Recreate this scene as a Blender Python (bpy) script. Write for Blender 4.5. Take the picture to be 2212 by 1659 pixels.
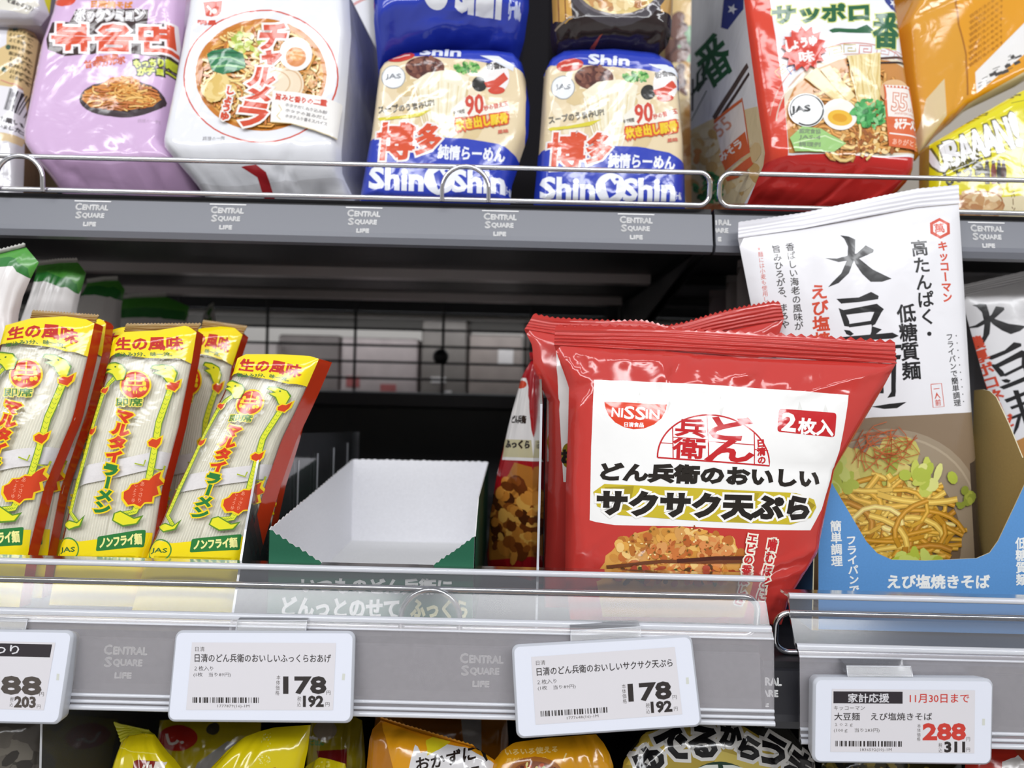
import bpy, math, random
import numpy as np
from mathutils import Matrix, Vector
from mathutils.geometry import tessellate_polygon

for _o in list(bpy.data.objects): bpy.data.objects.remove(_o)
SC = bpy.context.scene
COL = SC.collection
rad = math.radians

# ------------------------------------------------------------ camera, world, lamps, exposure
F, CX, CY, ROLL = 1661.0, 1106.0, 829.5, 0.024
CAM = np.array([0.0, 0.0, 1.2])
_c, _s = math.cos(ROLL), math.sin(ROLL)
cd = bpy.data.cameras.new('camera')
cd.sensor_width = 36.0
cd.lens = F / 2212 * 36.0
cd.clip_start = 0.02
cd.dof.use_dof = True
cd.dof.focus_distance = 0.395
cd.dof.aperture_fstop = cd.lens / 3.6
cam = bpy.data.objects.new('camera', cd)
COL.objects.link(cam)
cam.matrix_world = Matrix(((_c, -_s, 0, CAM[0]), (0, 0, -1, CAM[1]), (_s, _c, 0, CAM[2]), (0, 0, 0, 1)))
SC.camera = cam

w = bpy.data.worlds.new('store_light')
SC.world = w
w.use_nodes = True
w.node_tree.nodes['Background'].inputs[0].default_value = (0.93, 0.95, 1.0, 1)
w.node_tree.nodes['Background'].inputs[1].default_value = 0.8

def lamp(name, loc, target, sx, sy, power, col=(0.965, 0.98, 1.0)):
    d = bpy.data.lights.new(name, 'AREA')
    d.shape = 'RECTANGLE'; d.size = sx; d.size_y = sy; d.energy = power; d.color = col
    o = bpy.data.objects.new(name, d)
    COL.objects.link(o)
    o.location = loc
    v = Vector(target) - Vector(loc)
    o.rotation_euler = v.to_track_quat('-Z', 'Y').to_euler()
    return o
for _x in (-0.95, 0.45):
    lamp('ceiling_tube', (_x, -0.85, 2.65), (_x, -0.35, 1.2), 1.25, 0.16, 10)
lamp('ceiling_tube', (0.0, -2.0, 2.6), (0.0, 0.3, 1.1), 5.0, 0.2, 36)
lamp('ceiling_tube', (0.1, -2.45, 2.72), (0.0, 0.4, 1.1), 5.6, 0.2, 66)
lamp('ceiling_tube', (0.0, 2.3, 2.65), (0.0, 1.6, 1.1), 2.5, 0.2, 14)
SC.view_settings.view_transform = 'Standard'
SC.view_settings.look = 'None'
SC.view_settings.exposure = -0.47
SC.view_settings.gamma = 1.0
SC.view_settings.use_curve_mapping = False
SC.render.film_transparent = False
SC.cycles.max_bounces = 8
SC.cycles.transparent_max_bounces = 24

# ------------------------------------------------------------ colours and materials
def lin(c):
    if isinstance(c, str):
        c = c.lstrip('#'); c = [int(c[i:i + 2], 16) / 255 for i in (0, 2, 4)]
    return tuple((x / 12.92 if x <= 0.04045 else ((x + 0.055) / 1.055) ** 2.4) for x in c[:3])

MATS = {}
def mat(name, col=None, rough=0.4, metal=0.0, spec=0.5, coat=0.0, bump=0.0, bscale=60.0, noise=None, trans=0.0, tr_tint='ffffff', fres=1.45, streak=None):
    """col None: the colour is the printed ink stored with the mesh."""
    if name in MATS: return MATS[name]
    m = bpy.data.materials.new(name); m.use_nodes = True
    nt = m.node_tree; N = nt.nodes; L = nt.links
    b = N['Principled BSDF']
    b.inputs['Roughness'].default_value = rough
    b.inputs['Metallic'].default_value = metal
    b.inputs['Specular IOR Level'].default_value = spec
    b.inputs['Coat Weight'].default_value = coat
    b.inputs['Coat Roughness'].default_value = 0.06
    tc = N.new('ShaderNodeTexCoord')
    if col is None:
        a = N.new('ShaderNodeAttribute'); a.attribute_name = 'ink'
        src = a.outputs['Color']
    else:
        r = N.new('ShaderNodeRGB'); r.outputs[0].default_value = (*lin(col), 1); src = r.outputs[0]
    if noise:
        n = N.new('ShaderNodeTexNoise'); n.inputs['Scale'].default_value = noise[0]; n.inputs['Detail'].default_value = 6
        L.new(tc.outputs['Object'], n.inputs['Vector'])
        if streak:
            mp = N.new('ShaderNodeMapping'); mp.inputs['Scale'].default_value = streak
            L.new(tc.outputs['Object'], mp.inputs['Vector']); L.new(mp.outputs[0], n.inputs['Vector'])
        rr = N.new('ShaderNodeMapRange')
        rr.inputs['From Min'].default_value = 0.3; rr.inputs['From Max'].default_value = 0.7
        rr.inputs['To Min'].default_value = 1 - noise[1]; rr.inputs['To Max'].default_value = 1 + noise[1] * 0.5
        L.new(n.outputs['Fac'], rr.inputs['Value'])
        mx = N.new('ShaderNodeVectorMath'); mx.operation = 'SCALE'
        L.new(src, mx.inputs[0]); L.new(rr.outputs[0], mx.inputs['Scale'])
        src = mx.outputs[0]
    L.new(src, b.inputs['Base Color'])
    if bump:
        n1 = N.new('ShaderNodeTexNoise'); n1.inputs['Scale'].default_value = bscale; n1.inputs['Detail'].default_value = 3
        n1.inputs['Distortion'].default_value = 0.6
        L.new(tc.outputs['Object'], n1.inputs['Vector'])
        n2 = N.new('ShaderNodeTexVoronoi'); n2.feature = 'SMOOTH_F1'; n2.inputs['Scale'].default_value = bscale * 0.55
        L.new(tc.outputs['Object'], n2.inputs['Vector'])
        ad = N.new('ShaderNodeMath'); ad.operation = 'ADD'
        L.new(n1.outputs['Fac'], ad.inputs[0]); L.new(n2.outputs['Distance'], ad.inputs[1])
        bp = N.new('ShaderNodeBump'); bp.inputs['Strength'].default_value = 1.0; bp.inputs['Distance'].default_value = bump
        L.new(ad.outputs[0], bp.inputs['Height'])
        L.new(bp.outputs[0], b.inputs['Normal']); L.new(bp.outputs[0], b.inputs['Coat Normal'])
    if trans > 0:
        out = N['Material Output']
        t = N.new('ShaderNodeBsdfTransparent'); t.inputs[0].default_value = (*lin(tr_tint), 1)
        mx = N.new('ShaderNodeMixShader'); mx.inputs[0].default_value = trans
        L.new(b.outputs[0], mx.inputs[1]); L.new(t.outputs[0], mx.inputs[2])
        g = N.new('ShaderNodeBsdfGlossy'); g.inputs['Roughness'].default_value = rough
        if bump: L.new(bp.outputs[0], g.inputs['Normal'])
        fr = N.new('ShaderNodeFresnel'); fr.inputs['IOR'].default_value = fres
        if bump: L.new(bp.outputs[0], fr.inputs['Normal'])
        m2 = N.new('ShaderNodeMixShader')
        L.new(fr.outputs[0], m2.inputs[0]); L.new(mx.outputs[0], m2.inputs[1]); L.new(g.outputs[0], m2.inputs[2])
        L.new(m2.outputs[0], out.inputs['Surface'])
    MATS[name] = m
    return m

FILM = mat('printed_film', None, 0.12, spec=0.5, coat=0.15, bump=0.0006, bscale=42)
SMOOTH = mat('printed_film_smooth', None, 0.24, spec=0.5, coat=0.2, bump=0.00045, bscale=40)
PAPER = mat('printed_card', None, 0.6, spec=0.3, noise=(900, 0.05))
SCREEN = mat('tag_screen', None, 0.45, spec=0.35)
CLEAR = mat('clear_film', 'ffffff', 0.1, trans=0.985, bump=0.0007, bscale=55)
ACRYL = mat('clear_acrylic', 'dfe2ea', 0.08, trans=0.9, fres=1.5)
HAZE = mat('hazy_clear_plastic', '94969f', 0.15, trans=0.88, fres=1.5, noise=(60, 0.12), streak=(0.3, 8, 8))
HAZE_EDGE = mat('hazy_plastic_edge', 'eceef6', 0.12, trans=0.35, fres=1.6)
CHROME = mat('chrome', 'dcdce0', 0.12, metal=1.0)
DARKMETAL = mat('dark_shelf_metal', '1c1c20', 0.45, spec=0.5)
STRIP = mat('label_strip_grey', '74767e', 0.3, spec=0.5)
STRIPDARK = mat('label_strip_dark', '26262b', 0.35, spec=0.5)
WHITEINK = mat('white_lettering', 'ffffff', 0.5)

# ------------------------------------------------------------ mesh builder
def hexc(c): return np.array(lin(c))

class MB:
    def __init__(self): self.v = []; self.n = []; self.c = []; self.f = []; self.mi = []; self.k = 0; self.mats = []
    def slot(self, m):
        if m not in self.mats: self.mats.append(m)
        return self.mats.index(m)
    def add(self, verts, faces, col, m, normals=None):
        verts = np.asarray(verts, float).reshape(-1, 3)
        if normals is None: normals = vnormals(verts, faces)
        else: faces = facing(verts, faces, normals)
        c = np.asarray(hexc(col) if isinstance(col, str) else col, float)
        if c.ndim == 1: c = np.tile(c, (len(verts), 1))
        s = self.slot(m)
        self.v.append(verts); self.n.append(normals); self.c.append(c)
        if isinstance(faces, np.ndarray): self.f.append(faces.astype(np.int64) + self.k)
        else:
            for f in faces: self.f.append(tuple(int(i) + self.k for i in f))
        self.mi.append(np.full(len(faces), s))
        self.k += len(verts)
    def flat(self, verts, faces, col, m):
        verts = np.asarray(verts, float)
        for f in faces: self.add(verts[list(f)], [tuple(range(len(f)))], col, m)
    def box(self, x0, x1, y0, y1, z0, z1, col, m, bev=0.0):
        if bev > 0:
            o = rounded_rect(x0, x1, z0, z1, bev, 5)
            n = len(o)
            ins = rounded_rect(x0 + bev * .5, x1 - bev * .5, z0 + bev * .5, z1 - bev * .5, bev * .6, 5)
            rings = [[(p[0], y0, p[1]) for p in ins], [(p[0], y0 + bev * .5, p[1]) for p in o],
                     [(p[0], y1 - bev * .5, p[1]) for p in o], [(p[0], y1, p[1]) for p in ins]]
            self.loft(rings, col, m, cap=True)
            return
        v = [(x, y, z) for x in (x0, x1) for y in (y0, y1) for z in (z0, z1)]
        self.flat(v, [(0, 1, 3, 2), (4, 6, 7, 5), (0, 4, 5, 1), (2, 3, 7, 6), (0, 2, 6, 4), (1, 5, 7, 3)], col, m)
    def loft(self, rings, col, m, cap=False, closed=True):
        R = np.asarray(rings, float); k, n = R.shape[:2]
        fs = []
        for i in range(k - 1):
            for j in range(n if closed else n - 1):
                a, b = i * n + j, i * n + (j + 1) % n
                fs.append((a, b, b + n, a + n))
        self.add(R.reshape(-1, 3), fs, col, m)
        if cap:
            for r in (R[0], R[-1][::-1]):
                self.add(r, [tuple(range(n))], col, m)
    def extrude_profile(self, prof, x0, x1, col, m):
        """prof: closed list of (y, z); swept along x, hard edges."""
        n = len(prof)
        for i in range(n):
            (ya, za), (yb, zb) = prof[i], prof[(i + 1) % n]
            self.add([(x0, ya, za), (x1, ya, za), (x1, yb, zb), (x0, yb, zb)], [(0, 1, 2, 3)], col, m)
        for x in (x0, x1):
            self.add([(x, y, z) for y, z in prof], [tuple(range(n))], col, m)
    def tube(self, pts, r, col, m, n=10, closed=False):
        P = np.asarray(pts, float); k = len(P)
        T = np.zeros_like(P)
        for i in range(k):
            a = P[(i - 1) % k] if (closed or i > 0) else P[i]
            b = P[(i + 1) % k] if (closed or i < k - 1) else P[i]
            t = b - a; T[i] = t / (np.linalg.norm(t) + 1e-12)
        u = np.cross(T[0], (0.123, 0.456, 0.88)); u /= np.linalg.norm(u)
        rings = []
        for i in range(k):
            u = u - T[i] * np.dot(u, T[i]); u /= np.linalg.norm(u)
            v = np.cross(T[i], u)
            rings.append([P[i] + r * (math.cos(q) * u + math.sin(q) * v) for q in np.linspace(0, 2 * math.pi, n, endpoint=False)])
        if closed: rings.append(rings[0])
        self.loft(rings, col, m, cap=not closed)
    def build(self, name, parent=None, base=None, label=None):
        V = np.concatenate(self.v); Nn = np.concatenate(self.n); C = np.concatenate(self.c)
        if base is None: base = np.array(parent.location) if parent is not None else np.array([0., 0, 0])
        me = bpy.data.meshes.new(name)
        nl = np.concatenate([[f.shape[1]] * len(f) if isinstance(f, np.ndarray) else [len(f)] for f in self.f]).astype(np.int32)
        li = np.concatenate([f.ravel() if isinstance(f, np.ndarray) else np.array(f) for f in self.f]).astype(np.int32)
        me.vertices.add(len(V)); me.vertices.foreach_set('co', (V - base).astype(np.float32).ravel())
        me.loops.add(len(li)); me.loops.foreach_set('vertex_index', li)
        me.polygons.add(len(nl)); me.polygons.foreach_set('loop_start', (np.cumsum(nl) - nl).astype(np.int32)); me.polygons.foreach_set('loop_total', nl)
        me.update(calc_edges=True)
        for m in self.mats: me.materials.append(m)
        me.polygons.foreach_set('material_index', np.concatenate(self.mi).astype(np.int32))
        me.polygons.foreach_set('use_smooth', np.ones(len(nl), bool))
        at_ = me.attributes.new('ink', 'FLOAT_COLOR', 'POINT')
        at_.data.foreach_set('color', np.concatenate([C, np.ones((len(C), 1))], 1).astype(np.float32).ravel())
        me.normals_split_custom_set_from_vertices(Nn.astype(np.float32))
        o = bpy.data.objects.new(name, me)
        COL.objects.link(o)
        if parent is not None:
            o.parent = parent
        else: o.location = base
        if label: o['label'] = label
        return o

def rounded_rect(x0, x1, z0, z1, r, k=5):
    out = []
    for cx, cz, a0 in ((x1 - r, z0 + r, -90), (x1 - r, z1 - r, 0), (x0 + r, z1 - r, 90), (x0 + r, z0 + r, 180)):
        for i in range(k + 1):
            a = rad(a0 + 90 * i / k); out.append((cx + r * math.cos(a), cz + r * math.sin(a)))
    return out

def facing(V, faces, N):
    if isinstance(faces, np.ndarray):
        g = np.cross(V[faces[:, 1]] - V[faces[:, 0]], V[faces[:, 2]] - V[faces[:, 0]])
        bad = (g * N[faces[:, :3]].sum(1)).sum(1) < 0
        faces = faces.copy(); faces[bad] = faces[bad][:, ::-1]
        return faces
    F_ = [tuple(f) for f in faces]
    A = np.array([f[:3] for f in F_], int)
    g = np.cross(V[A[:, 1]] - V[A[:, 0]], V[A[:, 2]] - V[A[:, 0]])
    bad = (g * N[A].sum(1)).sum(1) < 0
    return [f[::-1] if b else f for f, b in zip(F_, bad)]
def vnormals(V, faces):
    N = np.zeros_like(V)
    fl = {}
    if isinstance(faces, np.ndarray): fl[faces.shape[1]] = faces
    else:
      for f in faces: fl.setdefault(len(f), []).append(f)
    for k, fs in fl.items():
        A = np.asarray(fs, int)
        if k <= 4:
            P = V[A]
            n = np.cross(P[:, 2] - P[:, 0], (P[:, 3] if k == 4 else P[:, 1]) - P[:, 1 if k == 4 else 0])
            if k == 3: n = np.cross(P[:, 1] - P[:, 0], P[:, 2] - P[:, 0])
            for j in range(k): np.add.at(N, A[:, j], n)
        else:
            for f in fs:
                P = V[list(f)]; n = np.zeros(3)
                for i in range(len(f)): n += np.cross(P[i], P[(i + 1) % len(f)])
                N[list(f)] += n
    l = np.linalg.norm(N, axis=1, keepdims=True); l[l < 1e-15] = 1
    return N / l

def thing(name, label, cat, loc, group=None):
    o = bpy.data.objects.new(name, None); COL.objects.link(o)
    o.location = tuple(float(x) for x in loc); o.empty_display_size = 0.02
    o['label'] = label; o['category'] = cat
    if group: o['group'] = group
    return o
def tag(o, label, cat, group=None, kind=None):
    o['label'] = label; o['category'] = cat
    if group: o['group'] = group
    if kind: o['kind'] = kind
    return o

# ------------------------------------------------------------ seeing the place through the photograph
def rays(P):
    P = np.asarray(P, float).reshape(-1, 2)
    u = (P[:, 0] - CX) / F; v = (P[:, 1] - CY) / F
    return np.stack([u * _c + v * _s, np.ones(len(P)), u * _s - v * _c], 1)
def at(px, py, D): return CAM + D * rays([(px, py)])[0]
def zat(px, py, D): return float(at(px, py, D)[2])

class Plane:
    """A plane through what stands at distance D behind pixel (px, py); lean: top tilts away; yaw > 0: turned to face right."""
    def __init__(s, px, py, D, lean=0.0, yaw=0.0):
        s.p0 = at(px, py, D)
        l, y = rad(lean), rad(yaw)
        s.e1 = np.array([math.cos(y), math.sin(y), 0.0])
        s.n = np.array([math.cos(l) * math.sin(y), -math.cos(l) * math.cos(y), math.sin(l)])
        s.e2 = np.cross(s.n, s.e1) * -1
        if s.e2[2] < 0: s.e2 = -s.e2
    def ab(s, P):
        R = rays(P)
        t = ((s.p0 - CAM) @ s.n) / (R @ s.n)
        W = CAM + R * t[:, None] - s.p0
        return np.stack([W @ s.e1, W @ s.e2], 1)
    def w(s, ab): return s.p0 + ab[:, :1] * s.e1 + ab[:, 1:] * s.e2
    def floor(s, px, z):
        lo, hi = -1500., 4000.
        f = lambda y: s.w(s.ab([(px, y)]))[0, 2] - z
        for _ in range(60):
            m = (lo + hi) / 2
            if f(m) > 0: lo = m
            else: hi = m
        return (px, lo)

def xinterp(t, d, y):
    s0 = (y[1] - y[0]) / (d[1] - d[0] + 1e-12); s1 = (y[-1] - y[-2]) / (d[-1] - d[-2] + 1e-12)
    return np.interp(t, d, y) + np.minimum(t, 0) * s0 + np.maximum(t - 1, 0) * s1
def resample(P, t):
    P = np.asarray(P, float)
    d = np.r_[0, np.cumsum(np.linalg.norm(np.diff(P, axis=0), axis=1))]
    d /= d[-1]
    return np.stack([xinterp(t, d, P[:, 0]), xinterp(t, d, P[:, 1])], -1)

class Sheet:
    def __init__(s, plane, Lf, Rt, Bt=None, Tp=None, depth=None, nu=40, nv=40, raw_top=False):
        """Edges as pixel polylines: Lf and Rt run bottom to top, Bt and Tp left to right."""
        s.pl = plane
        Bt = Bt or [Lf[0], Rt[0]]; Tp = Tp or [Lf[-1], Rt[-1]]
        s.E = [plane.ab(e) for e in (Lf, Rt, Bt, Tp)]
        s.depth = depth or (lambda u, v, s=None: 0 * u)
        s.nu, s.nv = nu, nv; s.raw_top = raw_top
        s.w_mm = np.linalg.norm(s.E[2][-1] - s.E[2][0]); s.h_mm = np.linalg.norm(s.E[0][-1] - s.E[0][0])
    def C(s, u, v):
        L, R, B, T = s.E
        Lv, Rv = resample(L, v), resample(R, v)
        Bu = resample(B, u)
        if s.raw_top:
            k = np.linspace(0, 1, len(T)); Tu = np.stack([np.interp(u, k, T[:, 0]), np.interp(u, k, T[:, 1])], -1)
        else: Tu = resample(T, u)
        u_, v_ = u[..., None], v[..., None]
        return ((1 - u_) * Lv + u_ * Rv + (1 - v_) * Bu + v_ * Tu
                - ((1 - u_) * (1 - v_) * B[0] + u_ * (1 - v_) * B[-1] + (1 - u_) * v_ * T[0] + u_ * v_ * T[-1]))
    def uv(s, ab):
        u = np.full(len(ab), .5); v = np.full(len(ab), .5); h = 1e-3
        for _ in range(16):
            P = s.C(u, v)
            if np.max(np.abs(ab - P)) < 2e-6: break
            du = (s.C(u + h, v) - s.C(u - h, v)) / (2 * h); dv = (s.C(u, v + h) - s.C(u, v - h)) / (2 * h)
            det = du[:, 0] * dv[:, 1] - du[:, 1] * dv[:, 0]
            det = np.where(np.abs(det) < 1e-9, 1e-9, det)
            r = ab - P
            su = (r[:, 0] * dv[:, 1] - r[:, 1] * dv[:, 0]) / det; sv = (du[:, 0] * r[:, 1] - du[:, 1] * r[:, 0]) / det
            u = np.clip(u + np.clip(su, -.3, .3), -.6, 1.6); v = np.clip(v + np.clip(sv, -.3, .3), -.6, 1.6)
        bad = np.linalg.norm(ab - s.C(u, v), axis=1) > 2e-4
        u = np.where(bad, 9.0, u)
        return np.stack([u, v], 1)
    def grid(s, side=1, depth=None):
        U, V = np.meshgrid(np.linspace(0, 1, s.nu + 1), np.linspace(0, 1, s.nv + 1), indexing='ij')
        ab = s.C(U.ravel(), V.ravel())
        d = (depth or s.depth)(U.ravel(), V.ravel(), s)
        P = s.pl.w(ab) + side * d[:, None] * s.pl.n
        return P
    def faces(s, flip=False):
        i, j = np.meshgrid(np.arange(s.nu), np.arange(s.nv), indexing='ij')
        a = (i * (s.nv + 1) + j).ravel(); b = a + s.nv + 1
        f = np.concatenate([np.stack([a, b, b + 1], 1), np.stack([a, b + 1, a + 1], 1)])
        return f[:, ::-1] if flip else f
    def loop(s):
        W = s.nv + 1
        return ([i * W for i in range(s.nu + 1)] + [s.nu * W + j for j in range(1, s.nv + 1)]
                + [i * W + s.nv for i in range(s.nu - 1, -1, -1)] + [j for j in range(s.nv - 1, 0, -1)])
    def front(s, mb, col, m):
        P = s.grid(); f = s.faces()
        N = vnormals(P, f)
        if np.mean(N @ s.pl.n) < 0: N = -N; f = f[:, ::-1]
        mb.add(P, f, col, m, N)
        s.P, s.N = P, N
        return P
    # ---- printing
    def ink(s, mb, art, m, lift=0.00003, step=0.00002):
        """art: list of (tri px array (n,3,2), colour, layer)."""
        if not art.items: return
        T = np.concatenate([a[0] for a in art.items]).reshape(-1, 3, 2)
        K = np.concatenate([np.full(len(a[0]), i) for i, a in enumerate(art.items)])
        if art.ref is None or art.ref is s:
            for fam in (lambda Q: Q[..., 0] / 24, lambda Q: Q[..., 1] / 24): T, K = split(T, K, fam)
        if art.ref is not None and art.ref is not s:
            uv = art.ref.uv(art.ref.pl.ab(T.reshape(-1, 2)))
        else: uv = s.uv(s.pl.ab(T.reshape(-1, 2)))
        T = (uv * np.array([s.nu, s.nv])).reshape(-1, 3, 2)
        ok = (T[..., 0].max(1) < 3 * s.nu) & (T[..., 0].max(1) > 0) & (T[..., 0].min(1) < s.nu) & (T[..., 1].max(1) > 0) & (T[..., 1].min(1) < s.nv)
        T, K = T[ok], K[ok]
        if not len(T): return
        for fam in (lambda Q: Q[..., 0], lambda Q: Q[..., 1], lambda Q: Q[..., 0] - Q[..., 1]):
            T, K = split(T, K, fam)
        c = T.mean(1)
        ok = (c[:, 0] > 0) & (c[:, 0] < s.nu) & (c[:, 1] > 0) & (c[:, 1] < s.nv)
        T, K, c = T[ok], K[ok], c[ok]
        if not len(T): return
        i = np.floor(c[:, 0]).astype(int); j = np.floor(c[:, 1]).astype(int)
        W = s.nv + 1
        a00, a10, a11, a01 = i * W + j, (i + 1) * W + j, (i + 1) * W + j + 1, i * W + j + 1
        lower = (c[:, 0] - i) > (c[:, 1] - j)
        fu = T[..., 0] - i[:, None]; fv = T[..., 1] - j[:, None]
        def interp(A):
            lo = A[a00][:, None] + (A[a10] - A[a00])[:, None] * fu[..., None] + (A[a11] - A[a10])[:, None] * fv[..., None]
            up = A[a00][:, None] + (A[a01] - A[a00])[:, None] * fv[..., None] + (A[a11] - A[a01])[:, None] * fu[..., None]
            return np.where(lower[:, None, None], lo, up)
        P, N = interp(s.P), interp(s.N)
        N /= np.linalg.norm(N, axis=-1, keepdims=True)
        lay = np.array([lift + step * a[2] for a in art.items])[K]
        P = P + N * lay[:, None, None]
        cols = np.array([a[1] for a in art.items])[K]
        n = len(P)
        fl = np.cross(P[:, 1] - P[:, 0], P[:, 2] - P[:, 0]); sg = (fl * N[:, 0]).sum(1) < 0
        P[sg] = P[sg][:, ::-1]; N[sg] = N[sg][:, ::-1]
        mb.add(P.reshape(-1, 3), np.arange(3 * n).reshape(-1, 3), np.repeat(cols, 3, 0), m, N.reshape(-1, 3))

def split(T, K, fam):
    for _ in range(12):
        f = fam(T); mn, mx = f.min(1), f.max(1)
        lo = np.floor(mn + 1e-6); hi = np.ceil(mx - 1e-6)
        need = (hi - lo) > 1
        if not need.any(): break
        A, k = T[need], K[need]; g = f[need]
        line = np.clip(np.round((mn[need] + mx[need]) / 2), lo[need] + 1, hi[need] - 1)
        d = g - line[:, None]
        pos = d > 0
        cnt = pos.sum(1)
        lone = np.where(cnt == 1, pos.argmax(1), (~pos).argmax(1))
        idx = (lone[:, None] + np.arange(3)) % 3
        r = np.arange(len(A))[:, None]
        A = A[r, idx]; d = d[r, idx]
        t1 = d[:, 0] / (d[:, 0] - d[:, 1] + 1e-30); t2 = d[:, 0] / (d[:, 0] - d[:, 2] + 1e-30)
        t1 = np.clip(t1, 0, 1)[:, None]; t2 = np.clip(t2, 0, 1)[:, None]
        p1 = A[:, 0] + (A[:, 1] - A[:, 0]) * t1; p2 = A[:, 0] + (A[:, 2] - A[:, 0]) * t2
        new = np.concatenate([np.stack([A[:, 0], p1, p2], 1), np.stack([p1, A[:, 1], A[:, 2]], 1), np.stack([p1, A[:, 2], p2], 1)])
        T = np.concatenate([T[~need], new]); K = np.concatenate([K[~need], k, k, k])
        e1, e2 = T[:, 1] - T[:, 0], T[:, 2] - T[:, 0]
        ok = np.abs(e1[:, 0] * e2[:, 1] - e1[:, 1] * e2[:, 0]) > 1e-9
        T, K = T[ok], K[ok]
    return T, K

# ------------------------------------------------------------ print work: shapes and lettering, in the photograph's pixels
_glyph = {}
def glyphs2(s, res=2):
    if (s, res) in _glyph: return _glyph[(s, res)]
    cu = bpy.data.curves.new('lettering', 'FONT'); cu.body = s; cu.resolution_u = res; cu.fill_mode = 'FRONT'
    o = bpy.data.objects.new('lettering', cu); COL.objects.link(o)
    dg = bpy.context.evaluated_depsgraph_get(); ev = o.evaluated_get(dg); me = ev.to_mesh()
    me.calc_loop_triangles()
    V = np.array([v.co[:2] for v in me.vertices]).reshape(-1, 2)
    t = np.array([q.vertices[:] for q in me.loop_triangles], int).reshape(-1, 3)
    ev.to_mesh_clear(); bpy.data.objects.remove(o); bpy.data.curves.remove(cu)
    if not len(t): _glyph[(s, res)] = (np.zeros((0, 3, 2)), []); return _glyph[(s, res)]
    a = V[t]; ar = (a[:, 1, 0] - a[:, 0, 0]) * (a[:, 2, 1] - a[:, 0, 1]) - (a[:, 1, 1] - a[:, 0, 1]) * (a[:, 2, 0] - a[:, 0, 0])
    t = np.where((ar < 0)[:, None], t[:, ::-1], t)[np.abs(ar) > 1e-9]
    E = {}
    for p, q, r in t.tolist():
        for e in ((p, q), (q, r), (r, p)): E[e] = E.get(e, 0) + 1
    nx = {}
    for (p, q) in E:
        if (q, p) not in E: nx.setdefault(p, []).append(q)
    loops = []
    while nx:
        st = next(iter(nx)); cur = st; L = []
        while cur in nx:
            L.append(cur); n_ = nx[cur].pop()
            if not nx[cur]: del nx[cur]
            cur = n_
            if cur == st: break
        if len(L) > 2: loops.append(V[L])
    _glyph[(s, res)] = (V[t], loops)
    return _glyph[(s, res)]
def glyphs(s, res=2): return glyphs2(s, res)[0]

def outset(P, r, flip):
    """the band of width r outside a closed outline"""
    d = np.roll(P, -1, 0) - P; l = np.linalg.norm(d, axis=1, keepdims=True)
    keep = l[:, 0] > 1e-6
    P, d, l = P[keep], d[keep], l[keep]
    if len(P) < 3: return np.zeros((0, 3, 2))
    d = np.roll(P, -1, 0) - P; d /= np.linalg.norm(d, axis=1, keepdims=True) + 1e-12
    n = np.stack([d[:, 1], -d[:, 0]], 1) * (-1 if flip else 1)
    n0 = np.roll(n, 1, 0)
    m = (n0 + n) / np.maximum(1 + (n0 * n).sum(1, keepdims=True), .35)
    Q = P + m * r
    P2, Q2 = np.roll(P, -1, 0), np.roll(Q, -1, 0)
    return np.concatenate([np.stack([P, P2, Q2], 1), np.stack([P, Q2, Q], 1)])

def around(r, n=8): return [(r * math.cos(2 * math.pi * i / n), r * math.sin(2 * math.pi * i / n)) for i in range(n)]

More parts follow.
